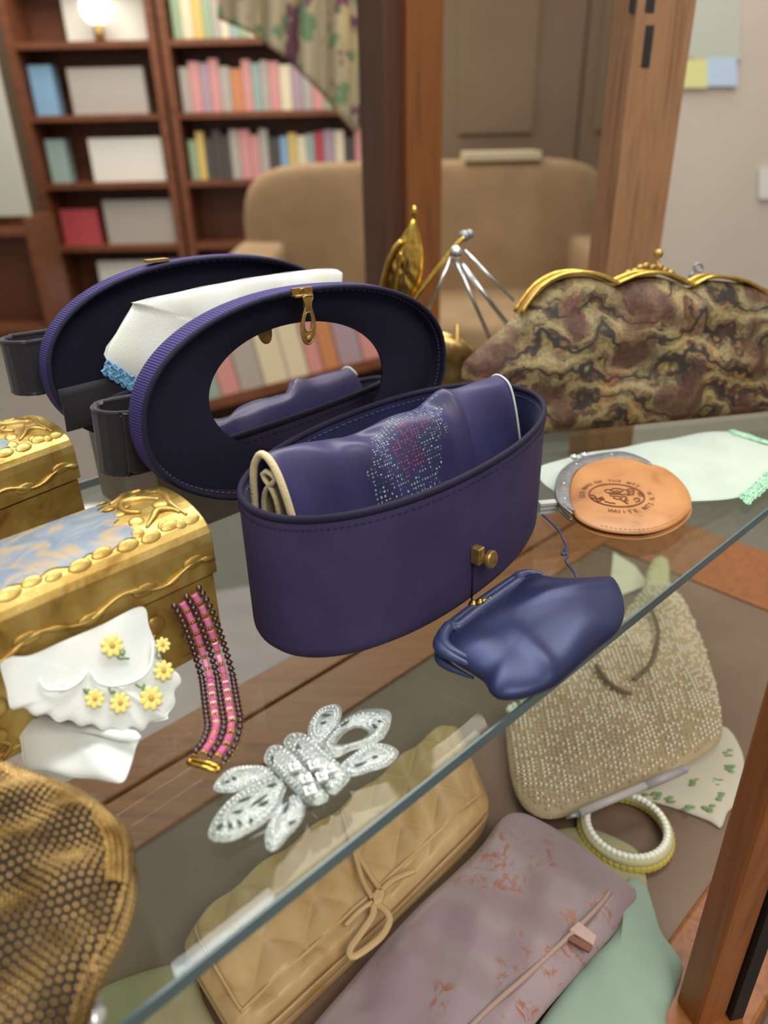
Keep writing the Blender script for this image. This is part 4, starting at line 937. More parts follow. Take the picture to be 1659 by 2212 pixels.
# ================================================================== gilt framed purse with silver bars (behind)
GY = 0.73
gp = thing('evening_purse', (0.06, GY, SZ), 'small gold framed evening purse with silver bars, behind the tapestry purse', 'purse')
def gy_(u, v, o=0.0): return aty(u, v, GY + o)
leaf = smooth_loop([gy_(u, v) for u, v in ((893, 470), (906, 500), (915, 545), (912, 600), (896, 640), (880, 670), (850, 690), (830, 660), (828, 610), (840, 560), (862, 520), (880, 490))], 60)
pillow(leaf, (0, -1, 0), 0.006, 0.006, 8, 2.4, lambda b, r: 0.001 * math.sin(b.x * 500 + b.z * 400) * (1 - r)).build('gold_side', 'gold', gp)
MB().tube(smooth_loop([gy_(u, v, -0.008) for u, v in ((826, 690), (822, 640), (834, 580), (850, 540), (868, 520))], 30, False), 0.0042, 8, flat=0.6).build('gold_rim', 'gold', gp)
MB().tube(smooth_loop([gy_(u, v, -0.008) for u, v in ((846, 700), (852, 640), (858, 590), (866, 545))], 30, False), 0.0030, 8, flat=0.6).build('gold_rim', 'gold', gp)
MB().tube(smooth_loop([gy_(u, v, -0.004) for u, v in ((872, 690), (900, 640), (935, 595), (965, 555), (990, 525), (1003, 512))], 40, False), [0.0058 - 0.00006 * k for k in range(40)], 10, flat=0.6).build('gold_rim', 'gold', gp)
MB().ball(gy_(895, 458), 0.0042, 10, 8, (0.8, 0.8, 1.4)).build('gold_tip', 'gold', gp)
MB().ball(gy_(1003, 510), 0.0055, 10, 8).ball(gy_(1014, 506), 0.0045, 10, 8).build('dark_knob', 'steel', gp)
MB().ball(gy_(985, 545, -0.012), 0.0062, 12, 8).build('silver_knob', 'silver', gp)
for a, b, r in (((974, 556), (925, 668), .0028), ((984, 560), (1062, 740), .0034), ((998, 570), (1100, 706), .0040), ((1004, 540), (1110, 650), .0024)):
    MB().tube([gy_(*a, -0.010), gy_(*b, -0.014)], r, 8, flat=0.6).build('silver_bar', 'silver', gp)
MB().tube([gy_(988, 700, -0.004), V((gy_(988, 700).x, GY, SZ))], 0.003, 8).build('foot', 'brass', gp)
bx_ = smooth_loop([V((0.02, GY, SZ + 0.001)), V((0.10, GY, SZ + 0.001)), V((0.115, GY, SZ + 0.03)), V((0.08, GY, SZ + 0.07)), V((0.03, GY, SZ + 0.075)), V((0.005, GY, SZ + 0.04))], 50)
keep_up(pillow(bx_, (0, -1, 0), 0.012, 0.012, 8, 2.6), SZ + 0.0003).build('gold_pouch', 'bead_gold', gp)

# ================================================================== mint handkerchief and leather coin purse
mh = thing('handkerchief', at(1400, 1030, SZ), 'pale mint handkerchief with green crochet edging under the leather coin purse', 'handkerchief')
MO = [(1166, 1010), (1250, 985), (1380, 962), (1500, 940), (1570, 933), (1620, 938), (1668, 965), (1700, 985), (1700, 1020), (1660, 1052), (1612, 1072), (1500, 1086), (1400, 1088), (1300, 1080), (1210, 1070), (1195, 1062), (1168, 1040)]
pillow(pxloop(MO, SZ + 0.0008, 110), (0, 0, 1), 0.0025, 0.0004, 12, 6, lambda b, r: 0.0006 * math.sin(b.x * 90 + b.y * 50) + 0.0006).build('linen', 'mint_cloth', mh)
m = MB(); random.seed(5)
for (a, b, n, rows_) in (((1668, 1022), (1602, 1078), 16, 4), ((1580, 936), (1655, 958), 14, 2)):
    for k in range(n):
        f = k / (n - 1); u = a[0] + (b[0] - a[0]) * f; v = a[1] + (b[1] - a[1]) * f
        for r_ in range(rows_):
            q = at(u + 4 * r_ + random.uniform(-2, 2), v + 5 * r_ - 6 + random.uniform(-2, 2), SZ + 0.0042); m.tube([q + V((0.0019 * math.cos(t), 0.0019 * math.sin(t), 0)) for t in [2 * PI * i / 8 for i in range(8)]], 0.00055, 5, True)
m.build('green_lace', 'green_lace', mh)['kind'] = 'stuff'

cpz = SZ + 0.009
cp = thing('coin_purse', at(1355, 1070, SZ) + V((0, 0, 0.005)), 'round tan leather coin purse with burnt lettering and a steel frame', 'purse')
CO = [(1228, 1088), (1227, 1050), (1238, 1015), (1268, 995), (1320, 985), (1368, 990), (1400, 1002), (1440, 1015), (1474, 1043), (1492, 1075), (1490, 1103), (1462, 1130), (1420, 1148), (1375, 1154), (1320, 1150), (1275, 1138), (1245, 1120), (1235, 1103)]
cl_ = pxloop(CO, cpz, 110); cc = sum(cl_, V((0, 0, 0))) / len(cl_)
CH = 0.0055
pillow(cl_, (0, 0, 1), CH, 0.0015, 16, 3.2, lambda b, r: 0.0005 * math.sin((b.x - cc.x) * 140 + 1) * math.sin((b.y - cc.y) * 90) * (1 - r)).build('leather_front', 'tan_leather', cp)
cl2 = [cc + (p - cc) * 1.0 + V((0.0005, -0.0012, -0.0035)) for p in cl_]
pillow(cl2, (0, 0, 1), 0.002, 0.0028, 10, 3.2).build('leather_back', 'tan_leather', cp)
FO = [(1236, 1110), (1213, 1090), (1203, 1068), (1205, 1035), (1222, 1010), (1258, 990), (1310, 979), (1350, 978), (1388, 991), (1404, 1001)]
FI = [(1240, 1104), (1231, 1085), (1229, 1055), (1238, 1025), (1262, 1005), (1300, 993), (1340, 988), (1375, 993), (1396, 1001), (1406, 1004)]
fo_ = smooth_loop([at(u, v, cpz + 0.002) for u, v in FO], 50, False); fi_ = smooth_loop([at(u, v, cpz + 0.0035) for u, v in FI], 50, False)
def stp(zo):
    def fn(u, v): k = int(round(u * 49)); return fo_[k].lerp(fi_[k], v) + V((0, 0, zo + 0.0008 * math.sin(PI * v)))
    return fn
m = MB().grid(stp(0.0008), 49, 5).grid(stp(-0.0012), 49, 5).tube([p + V((0, 0, -0.0002)) for p in fo_], 0.0012, 8).tube([p + V((0, 0, 0.0002)) for p in fi_], 0.0007, 6)
sf = m.build('steel_frame', 'steel', cp)
MB().tube([p + V((0, 0, -0.0052)) for p in fo_], 0.0014, 8).build('steel_frame', 'steel', cp)
for k in (6, 14, 26, 38): MB().ball(fo_[k].lerp(fi_[k], 0.55) + V((0, 0, 0.0015)), 0.0010, 8, 6, (1, 1, 0.5)).build('rivet', 'silver', sf)
kb = MB()
for u, v in ((1240, 988), (1262, 984)):
    c = at(u, v, cpz + 0.001); kb.ball(c, 0.0028, 10, 8)
    for k in range(8): kb.ball(c + V((0.0026 * math.cos(k * PI / 4), 0.0026 * math.sin(k * PI / 4), 0.0008)), 0.0009, 6, 5)
kb.build('kiss_clasp', 'silver', cp)
st_ = MB()
for k in range(110):
    p = cc + (cl_[k] - cc) * 0.955; 
    u, v = (p - cc).x, (p - cc).y
    if p.x < cc.x - 0.034 or (p.y > cc.y + 0.03): continue
    q = cc + (cl_[(k + 1) % 110] - cc) * 0.955; zt = CH * (1 - 0.955 ** 3.2) ** 0.5 + 0.0001
    st_.tube([p + V((0, 0, zt)), p.lerp(q, 0.55) + V((0, 0, zt))], 0.0003, 4)
st_.build('seam_stitching', 'brown_thread', cp)['kind'] = 'stuff'
TC = at(1332, 1070, cpz + CH); TR = 0.0228
def ontop(x, y):
    d = V((TC.x + x, TC.y + y, 0)) - V((cc.x, cc.y, 0)); best = 0.0
    for p in cl_[::2]:
        e = V((p.x - cc.x, p.y - cc.y, 0)); 
        if e.length > 0: best = max(best, d.dot(e) / e.length_squared if d.normalized().dot(e.normalized()) > 0.995 else 0)
    r = min(0.98, best); return V((TC.x + x, TC.y + y, cpz + CH * (1 - r ** 3.2) ** 0.5 + 0.0006))
def letters(txt, r, a0, a1, size, up_out, nm, parent):
    n = len(txt); vs = []; fs = []
    for i, ch in enumerate(txt):
        if ch == ' ': continue
        a = a0 + (a1 - a0) * i / (n - 1)
        cu = bpy.data.curves.new('glyph', 'FONT'); cu.body = ch; cu.size = size; cu.align_x = 'CENTER'; cu.resolution_u = 2; cu.offset = size * 0.012
        ob = bpy.data.objects.new('glyph', cu); C.objects.link(ob); dg = bpy.context.evaluated_depsgraph_get(); me = ob.evaluated_get(dg).to_mesh()
        rad = V((math.cos(a), math.sin(a))); uy_ = rad if up_out else -rad; ux_ = V((uy_.y, -uy_.x)); o = len(vs)
        for q in me.vertices:
            y = q.co.y if up_out else q.co.y - size * 0.7
            p = rad * r + ux_ * (q.co.x * 0.92) + uy_ * y; vs.append(ontop(p.x, p.y))
        fs += [[k + o for k in p.vertices] for p in me.polygons]
        ob.evaluated_get(dg).to_mesh_clear(); bpy.data.objects.remove(ob); bpy.data.curves.remove(cu)
    MB().add(vs, fs, smooth=False).build(nm, 'ink', parent)
R_ = math.radians
letters('OLD MAN OF THE MTS.', TR, R_(176), R_(28), 0.0054, True, 'burnt_lettering', cp)
letters('WHITE MTS.N.H.', TR, R_(246), R_(374), 0.0056, False, 'burnt_lettering', cp)
def inkline(pts, r=0.0004): return [ontop(x * TR, y * TR) for x, y in pts]
ik = MB()
ik.tube([ontop(0.86 * TR * math.cos(t), 0.80 * TR * math.sin(t)) for t in [2 * PI * k / 48 for k in range(48)]], 0.00040, 5, True)
for ln in ([(-.30, .34), (-.22, .40), (-.10, .38), (.02, .46), (.20, .44), (.30, .36)], [(-.30, .34), (-.28, .22), (-.22, .16), (-.16, .18), (-.10, .12)], [(-.22, .16), (-.18, .06), (-.06, .02), (.05, .06), (.16, .00), (.28, .04), (.36, -.04)],
           [(-.10, .38), (-.02, .24), (.10, .28), (.22, .20), (.30, .36)], [(-.02, .24), (-.10, .12), (.02, .14), (.12, .12), (.16, .00)], [(-.18, .06), (-.22, -.06), (-.12, -.12), (-.16, -.22), (-.06, -.30), (.08, -.26)],
           [(-.12, -.12), (.00, -.10), (.08, -.18), (.02, -.30)], [(.08, -.18), (.20, -.12), (.26, -.24), (.16, -.34)], [(.02, -.30), (.10, -.46), (.18, -.62)], [(.12, -.42), (.26, -.40)], [(.36, -.04), (.44, .06), (.40, .18), (.52, .22), (.58, .10), (.52, .00), (.40, .02)],
           [(.30, .36), (.42, .32), (.48, .22)], [(.44, .36), (.56, .40), (.66, .30), (.60, .20)], [(.70, .10), (.86, .16)], [(.70, .02), (.88, .00)], [(.68, -.06), (.86, -.14)], [(.46, -.50), (.60, -.44), (.62, -.30), (.50, -.26), (.46, -.36)],
           [(-.84, .10), (-.74, .04), (-.68, -.08), (-.76, -.16), (-.84, -.06)], [(-.72, -.18), (-.62, -.22), (-.58, -.34), (-.68, -.36), (-.72, -.24)], [(-.62, -.16), (-.48, -.10)], [(-.60, -.20), (-.46, -.20)], [(-.58, -.26), (-.46, -.30)], [(-.50, -.40), (-.36, -.52), (-.20, -.58)]):
    ik.tube(inkline(smooth_loop([V((x, y, 0)) for x, y in ln], 5 * len(ln), False) and [(p.x, p.y) for p in smooth_loop([V((x, y, 0)) for x, y in ln], 4 * len(ln), False)]), 0.00038, 5)
ik.build('burnt_emblem', 'ink', cp)['label'] = 'burnt line drawing of a stone cliff face inside a ring'

# ================================================================== navy satin coin purse
sz = SZ + 0.011
sp_ = thing('satin_purse', at(1150, 1390, SZ), 'small navy satin coin purse with a blue frame at the shelf edge', 'purse')
SO = [(962, 1398), (980, 1372), (1035, 1330), (1090, 1285), (1135, 1254), (1165, 1250), (1205, 1256), (1260, 1254), (1310, 1250), (1328, 1255), (1345, 1290), (1348, 1330), (1332, 1365), (1290, 1400), (1235, 1450), (1200, 1478), (1140, 1502), (1085, 1508), (1060, 1496), (1045, 1470), (1010, 1446), (976, 1424)]
so = pxloop(SO, sz, 120); sc = sum(so, V((0, 0, 0))) / len(so)
c1, c2 = at(975, 1405, sz), at(1150, 1250, sz); fx = (c2 - c1).normalized(); fyv = V((-fx.y, fx.x, 0))
def sw(b, r):
    x = (b - sc).dot(fx); y = (b - sc).dot(fyv); k = 1 - r ** 6
    w_ = 0.0028 * math.exp(-((x + 0.034 - 0.5 * (y + 0.02)) / 0.006) ** 2) * max(0, min(1, 0.9 - (y + 0.02) * 12)) + 0.0022 * math.exp(-((y - 0.006 + 0.55 * (x - 0.02)) / 0.006) ** 2) * max(0, min(1, (x + 0.006) * 40)) \
        + 0.0012 * math.sin(x * 150 + y * 120) * max(0, min(1, (y + 0.005) * 50)) * 0.6 + 0.0014 * math.sin(x * 75 - y * 60)
    w_ += 0.0035 * math.exp(-((y + 0.040) / 0.006) ** 2) * math.exp(-((x + 0.02) / 0.03) ** 2)
    return w_ * k - 0.004 * math.exp(-((y - 0.030) / 0.012) ** 2) * (1 - r)
pillow(so, (0, 0, 1), 0.0095, 0.010, 30, 3.2, sw).build('satin_body', 'satin', sp_)
FR = [(1024, 1440), (1000, 1430), (968, 1414), (951, 1398), (955, 1376), (975, 1355), (1040, 1305), (1100, 1263), (1132, 1244), (1160, 1241), (1190, 1254)]
frp = smooth_loop([at(u, v, sz + 0.0015) for u, v in FR], 60, False)
tpr = [min(1.0, 0.25 + min(i, 59 - i) / 14) for i in range(60)]
fb_ = MB().tube(frp, [0.0040 * k for k in tpr], 8, flat=1.0)
inn = [p.lerp(sc, 0.0) + (V((fx.y, -fx.x, 0)) * 0.004 if 18 < i < 48 else (fx * 0.0025 if i <= 18 else -fx * 0.0015)) for i, p in enumerate(frp)]
fb_.tube([p + V((0, 0, 0.0018)) for p in inn], [0.0036 * k for k in tpr], 8, flat=0.9); fb_.build('blue_frame', 'frame_blue', sp_)
MB().tube([p + V((0, 0, -0.0075)) for p in frp], [0.0032 * k for k in tpr], 8).build('blue_frame', 'frame_blue', sp_)
k1, k2 = at(1022, 1306, sz + 0.004), at(1036, 1302, sz + 0.006); k3 = at(1058, 1292, sz + 0.006)
MB().ball(k1, 0.0028, 10, 8).ball(k2, 0.0026, 10, 8).tube([k2, k3], [0.0012, 0.0007], 8).ball(k3, 0.001, 6, 5).tube([k1, k1 + V((0.004, -0.006, -0.002))], 0.0011, 6).build('kiss_clasp', 'gold', sp_)
wc = [(1172, 1112), (1192, 1130), (1210, 1150), (1216, 1165), (1224, 1180), (1222, 1195), (1214, 1198), (1218, 1186), (1226, 1200), (1222, 1212), (1232, 1226), (1242, 1240), (1246, 1250)]
MB().tube(smooth_loop([at(u, v, SZ + 0.0025 + (0.006 if i > 10 else 0)) for i, (u, v) in enumerate(wc)], 80, False), 0.0009, 6).build('wrist_cord', 'frame_blue', sp_)
# little stack of clear clips at the foot of the big bag
ck = thing('glass_clip', at(1182, 1105, SZ), 'stack of three clear glass slips beside the purple bag', 'clip')
for k in range(3):
    p = at(1181, 1108, SZ) + V((0, 0, 0.002 + 0.0032 * k)); MB().box(p, (0.013, 0.006, 0.0022), 0.15).build('slip', rgb('clip_white', '#b9c4c2', 0.3), ck)

# ================================================================== paste bow brooch
bz = SZ + 0.003
bw = thing('bow_brooch', at(655, 1690, SZ), 'white paste bow brooch with leaf loops lying at the shelf edge', 'brooch')
def bx2(x, y, z=0.0): return at(400 + x / 2.37, 1480 + y / 2.37, bz + z)
def petal(pts, z, h, slots, nm='leaf_loop', hole=None):
    h *= 0.7
    lp = smooth_loop([bx2(x, y, z) for x, y in pts], 64); c = sum(lp, V((0, 0, 0))) / len(lp)
    if hole:
        hl_ = nearest_start(lp[0], smooth_loop([bx2(x, y, z) for x, y in hole], 64))
        if (hl_[10] - lp[10]).length > (hl_[-10] - lp[10]).length: hl_ = [hl_[0]] + hl_[:0:-1]
        m = MB(); m.grid(lambda u, v: lp[int(round(u * 64)) % 64].lerp(hl_[int(round(u * 64)) % 64], v) + V((0, 0, h * math.sin(PI * (0.12 + 0.76 * v)))), 64, 6, cu=True)
        m.grid(lambda u, v: lp[int(round(u * 64)) % 64].lerp(hl_[int(round(u * 64)) % 64], v) + V((0, 0, -0.001)), 64, 2, cu=True).tube(hl_, 0.0006, 5, True)
    else: m = pillow(lp, (0, 0, 1), h, 0.0012, 8, 2.2)
    m.tube([p + V((0, 0, 0.0004)) for p in lp], 0.0006, 6, True)
    o = m.build(nm, 'pearl_grey', bw)
    cr = MB(); rnd = random.Random(len(pts) * 7)
    for k in range(0, 64, 2):
        for f in (0.86, 0.66):
            q = c.lerp(lp[k], f) + V((0, 0, h * (1 - f ** 2.2) ** 0.5 + 0.0001))
            if hole: 
                if f < 0.8: continue
                q = lp[k].lerp(hl_[k], 0.4) + V((0, 0, h * 0.9))
            cr.octa(q, rnd.uniform(0.0006, 0.001))
    cr.build('paste_stones', 'crystal', o)['kind'] = 'stuff'
    for a, b in slots:
        zz = z + h * 0.95; MB().tube([bx2(*a, zz), bx2((a[0] + b[0]) / 2, (a[1] + b[1]) / 2, zz + 0.0003), bx2(*b, zz)], [0.0003, 0.0010, 0.0003], 6, flat=0.5).build('slot', 'slot', o)
    return o
petal([(150, 540), (180, 480), (240, 435), (340, 420), (430, 430), (475, 455), (400, 490), (300, 530), (230, 552)], 0.001, 0.003, [((240, 470), (262, 485)), ((190, 500), (230, 490))])
petal([(135, 795), (130, 740), (180, 650), (260, 570), (370, 510), (470, 470), (525, 485), (500, 570), (470, 640), (400, 710), (300, 770), (220, 802)], 0.001, 0.004, [((160, 735), (195, 705)), ((225, 700), (235, 730)), ((270, 690), (285, 722)), ((330, 680), (345, 700)), ((240, 655), (300, 640)), ((270, 600), (340, 570)), ((330, 625), (420, 560)), ((370, 620), (430, 590)), ((420, 520), (470, 500))])
petal([(428, 848), (415, 770), (450, 680), (520, 590), (590, 570), (612, 625), (590, 700), (530, 770), (475, 835)], 0.001, 0.0032, [((520, 720), (565, 690)), ((500, 610), (540, 560)), ((505, 660), (530, 600))])
petal([(640, 290), (635, 220), (670, 150), (720, 115), (780, 108), (797, 150), (770, 225), (725, 280), (680, 320)], 0.001, 0.003, [((700, 155), (745, 150)), ((690, 200), (720, 185))])
petal([(700, 320), (780, 220), (850, 160), (940, 130), (1040, 140), (1047, 200), (1010, 275), (930, 315), (840, 340), (780, 372), (730, 365)], 0.001, 0.0036, [((960, 200), (985, 220)), ((985, 180), (1010, 190)), ((790, 215), (840, 180))], hole=[(770, 300), (830, 232), (900, 218), (945, 250), (890, 292), (810, 310)])
petal([(790, 430), (860, 365), (940, 315), (1020, 310), (1088, 350), (1040, 412), (950, 442), (850, 468)], 0.001, 0.003, [((955, 375), (985, 360)), ((860, 420), (930, 390))])
petal([(408, 385), (430, 330), (480, 315), (530, 350), (600, 420), (670, 500), (730, 580), (690, 612), (640, 612), (580, 560), (500, 480), (430, 415)], 0.003, 0.0045, [((445, 360), (450, 395))], 'knot_band')
petal([(508, 300), (540, 258), (600, 255), (650, 290), (720, 360), (800, 420), (842, 470), (800, 530), (750, 562), (680, 480), (600, 400), (540, 345)], 0.003, 0.0048, [((575, 300), (580, 335))], 'knot_band')
for k, (x, y, z) in enumerate([(560, 420, 0), (620, 480, 0), (660, 410, 0), (700, 470, 0), (640, 540, 0), (740, 430, 0)]):
    p = bx2(x, y, 0.0082); fr = (E_, V((-E_.y, E_.x, 0)), V((0, 0, 1))); MB().box(p, (0.0042, 0.0042, 0.0016), math.radians(20)).ball(p + V((0, 0, 0.001)), 0.0018, 8, 5).build('square_stone', 'crystal', bw)
MB().tube([bx2(300, 800, -0.001), bx2(720, 600, -0.001)], 0.0009, 6).build('pin_back', 'silver', bw)

# ================================================================== bronze mesh bag
mbg = thing('mesh_bag', at(150, 2000, SZ), 'gold bead mesh evening bag lying at the near shelf corner', 'handbag')
MO2 = [(-260, 1640), (0, 1662), (70, 1680), (150, 1708), (220, 1748), (268, 1795), (287, 1850), (290, 1925), (272, 2000), (240, 2065), (215, 2110), (190, 2180), (165, 2260), (100, 2350), (-260, 2350), (-420, 2000)]
ml = pxloop(MO2, SZ + 0.026, 150); mcn = sum(ml, V((0, 0, 0))) / len(ml)
MH = 0.018
def mw(b, r): return (0.0020 * math.sin(b.x * 210 - b.y * 160) + 0.0016 * math.sin(b.x * 90 + b.y * 260)) * (1 - r ** 6) * (0.4 + 0.6 * min(1, max(0, (0.21 - b.y) * 30)))
bmb = pillow(ml, (0, 0, 1), MH, 0.0255, 24, 2.4, mw)
bmb.build('bag_body', 'bag_brown', mbg)
bd = MB(); rnd = random.Random(2)
xs0 = min(p.x for p in ml); xs1 = max(p.x for p in ml); ys0 = min(p.y for p in ml); ys1 = max(p.y for p in ml)
ang = [(math.atan2(p.y - mcn.y, p.x - mcn.x), (V((p.x - mcn.x, p.y - mcn.y, 0))).length) for p in ml]; ang.sort()
def rmax(a):
    for i in range(len(ang)):
        if ang[i][0] > a:
            a0, r0 = ang[i - 1] if i else (ang[-1][0] - 2 * PI, ang[-1][1]); a1, r1 = ang[i]; return r0 + (r1 - r0) * (a - a0) / max(1e-6, a1 - a0)
    return ang[-1][1]
stp_ = 0.0027; ca, sa = math.cos(0.55), math.sin(0.55)
for i in range(-64, 64):
    for j in range(-64, 64):
        x = (i + 0.5 * (j % 2)) * stp_; y = j * stp_ * 0.9; X = mcn.x + x * ca - y * sa; Y = mcn.y + x * sa + y * ca
        if X < -0.21 or Y < 0.10: continue
        d = math.hypot(X - mcn.x, Y - mcn.y); R0 = rmax(math.atan2(Y - mcn.y, X - mcn.x)); r = d / R0
        if r > 0.985: continue
        z = mcn.z + MH * (1 - r ** 2.4) ** 0.5 + mw(V((X, Y, 0)), r)
        bd.ball((X, Y, z + 0.0003), 0.00118, 6, 4, (1.1, 0.9, 0.9))
for row in range(-2, 9):
    dz = -row * 0.0025; hh = MH if dz > 0 else 0.0255; r = max(0.0, 1 - (abs(dz) / hh) ** 2) ** (1 / 2.4) if abs(dz) < hh else 0
    if r < 0.5: continue
    lp = smooth_loop([mcn + (p - mcn) * r for p in ml], 190)
    for k, p in enumerate(lp):
        q = p.lerp(lp[(k + 1) % 190], 0.5 * (row % 2))
        if q.x < -0.21 or q.y < 0.10 or q.z + dz < SZ + 0.0012: continue
        bd.ball((q.x, q.y, q.z + dz), 0.00118, 6, 4)
bd.build('gold_beads', 'bead_gold', mbg)['kind'] = 'stuff'
rm = MB()
edge = smooth_loop([at(u, v, SZ + 0.031) for u, v in ((-120, 1648), (0, 1668), (70, 1686), (150, 1716), (215, 1754), (258, 1800), (275, 1850), (276, 1920))], 64, False)
for row in range(4):
    for k, p in enumerate(edge[::1]):
        q = p.lerp(mcn + V((0, 0, 0.012)), 0.034 * row); rm.ball(q + V((0, 0, 0.0035 + 0.001 * math.sin(row * 0.8))), 0.00128, 6, 4)
rm.build('beaded_rim', 'bead_gold', mbg)['kind'] = 'stuff'
# loose crystals hanging beside it
cz = thing('rhinestone_drop', at(205, 2150, SZ), 'three clear rhinestones hanging beside the gold mesh bag', 'rhinestones')
for u, v, r in ((208, 2125, .0030), (196, 2158, .0040), (206, 2196, .0042)):
    MB().ball(at(u, v, SZ + 0.0035), r, 8, 4, (0.8, 1.1, 0.8)).build('crystal', 'crystal', cz)

# ================================================================== things on the case floor
def deck(u, v, z=0.0): return at(u, v, DZ + z)
# beige quilted clutch
qa, qb, qc, qd = deck(375, 2010, .03), deck(985, 1537, .03), deck(1070, 1735, .03), deck(520, 2255, .03)
cq = thing('quilted_clutch', (qa + qc) / 2 - V((0, 0, 0.03)), 'beige quilted leather clutch with a tied strap on the case floor', 'handbag')
def bil(u, v): return qa.lerp(qb, u).lerp(qd.lerp(qc, u), v)
def rsq(u, v, n=10.0):   # round the corners of a unit square
    x, y = 2 * u - 1, 2 * v - 1; m_ = max(abs(x), abs(y)); 
    if m_ < 1e-6: return 0.5, 0.5
    k = m_ / ((abs(x) ** n + abs(y) ** n) ** (1 / n)); return 0.5 + x * k / 2, 0.5 + y * k / 2
def qtop(u, v):
    a, b = rsq(u, v); e = min(u, 1 - u, v, 1 - v); L = (qb - qa).length; W = (qd - qa).length
    X = a * L / 0.024; Y = b * W / 0.024; q = 0.0055 * (abs(math.sin(PI * (X + Y) / 2)) ** 0.7 * abs(math.sin(PI * (X - Y) / 2)) ** 0.7)
    edge_ = min(1, e / 0.06); z = 0.010 * (1 - (1 - edge_) ** 2) + q * min(1, e / 0.04) * (0.35 if v > 0.86 else 1)
    return bil(a, b) + V((0, 0, z - 0.010 + 0.002 * math.sin(u * 9)))
MB().grid(qtop, 190, 90).build('quilted_flap', 'beige_leather', cq).modifiers.new('thick', 'SOLIDIFY').thickness = 0.003
def ring_(z, s_): 
    o = []
    for k in range(80):
        t = k / 80 * 4; i = int(t); f = t - i; u, v = ((f, 0), (1, f), (1 - f, 1), (0, 1 - f))[i]; a, b = rsq(u, v); a = 0.5 + (a - .5) * s_; b = 0.5 + (b - .5) * s_; p = bil(a, b); p.z = z; o.append(p)
    return o
for z0, z1, s_ in ((DZ + 0.0005, DZ + 0.009, 0.985), (DZ + 0.0095, DZ + 0.0185, 1.0)):
    MB().prism(ring_(z1, s_), (0, 0, z0 - z1), True).build('gusset', 'beige_leather', cq, bevel=0.001)
MB().tube([bil(*rsq(u, 0.86)) + V((0, 0, 0.0035)) for u in [0.03 + 0.94 * k / 50 for k in range(51)]], 0.0013, 6).tube([bil(*rsq(0.035, 0.10 + v)) + V((0, 0, 0.003)) for v in [0.76 * k / 20 for k in range(21)]], 0.0013, 6).build('flap_piping', 'beige_leather', cq)
def cqp(x, y, z): return deck(400 + x / 2.37, 1480 + y / 2.37, z)
for pts, r in (([(800, 640), (850, 790), (880, 900), (910, 1000), (960, 1090)], .0020), ([(840, 690), (880, 850), (940, 960), (1000, 1050)], .0020), ([(960, 1090), (980, 1080), (1000, 1055), (990, 1100), (965, 1110)], .0035), ([(970, 1110), (1030, 1160), (1045, 1210), (1000, 1290), (900, 1370), (850, 1390), (845, 1350), (900, 1270), (960, 1180), (965, 1120)], .0026), ([(1000, 1060), (1060, 1000), (1150, 960), (1180, 950)], .0022), ([(960, 1110), (900, 1150), (820, 1230)], .0018)):
    MB().tube(smooth_loop([cqp(x, y, 0.038) for x, y in pts], 40, False), r, 7, flat=0.6).build('tie_strap', 'beige_leather', cq)
# mauve brocade clutch
bc_ = thing('brocade_clutch', deck(1050, 2050), 'mauve brocade clutch with rust floral flecks beside the quilted clutch', 'handbag')
BO = [(1085, 1770), (1125, 1758), (1175, 1778), (1240, 1818), (1320, 1880), (1368, 1918), (1374, 1945), (1340, 2000), (1260, 2090), (1160, 2205), (1080, 2310), (900, 2420), (600, 2420), (640, 2270), (760, 2120), (880, 1985), (980, 1890), (1040, 1830)]
bo_ = pxloop(BO, DZ + 0.012, 120); bcc = sum(bo_, V((0, 0, 0))) / len(bo_)
pillow(bo_, (0, 0, 1), 0.012, 0.0115, 22, 5.0, lambda b, r: (0.0022 * math.sin(b.x * 60 + b.y * 90) + 0.0015 * math.sin(b.x * 140 - b.y * 60)) * (1 - r ** 6)).build('brocade_body', 'brocade', bc_)
sm = [(1318, 1925), (1300, 1950), (1262, 1990), (1215, 2035), (1140, 2105), (1060, 2175), (990, 2245), (940, 2300)]
MB().tube(smooth_loop([deck(u, v, 0.0245) for u, v in sm], 60, False), 0.0018, 6).build('flap_cord', rgb('mauve_cord', '#a58a80', 0.6), bc_)
MB().prism([deck(u, v, 0.0262) for u, v in ((1228, 2008), (1250, 1988), (1290, 2020), (1282, 2042))], (0, 0, -0.003)).build('tab', rgb('pink_tab', '#b89a94', 0.5), bc_, bevel=0.001)
MB().prism([deck(u, v, 0.0258) for u, v in ((1226, 2014), (1280, 2044), (1272, 2056), (1222, 2026))], (0, 0, -0.002)).build('tab_fold', rgb('rust_tab', '#7a4a3a', 0.6), bc_)
# crochet bag
cb_ = thing('crochet_bag', deck(1300, 1560), 'ecru crochet drawstring bag with white beads on the case floor', 'handbag')
KO = [(1097, 1545), (1094, 1600), (1106, 1690), (1130, 1742), (1172, 1768), (1225, 1762), (1290, 1735), (1380, 1700), (1470, 1660), (1545, 1610), (1560, 1575), (1545, 1480), (1510, 1375), (1470, 1295), (1440, 1262), (1405, 1262), (1365, 1310), (1320, 1370), (1250, 1440), (1150, 1510)]
ko = pxloop(KO, DZ + 0.014, 130); kc = sum(ko, V((0, 0, 0))) / len(ko); KH = 0.022
kw = lambda b, r: (0.003 * math.sin(b.x * 50 + b.y * 35) + 0.0015 * math.sin(b.x * 130)) * (1 - r ** 6)
kp = pillow(ko, (0, 0, 1), KH, 0.0135, 24, 2.6, kw); kp.build('crochet_body', 'crochet', cb_)
km = MB(); ka = sorted([(math.atan2(p.y - kc.y, p.x - kc.x), math.hypot(p.x - kc.x, p.y - kc.y)) for p in ko])
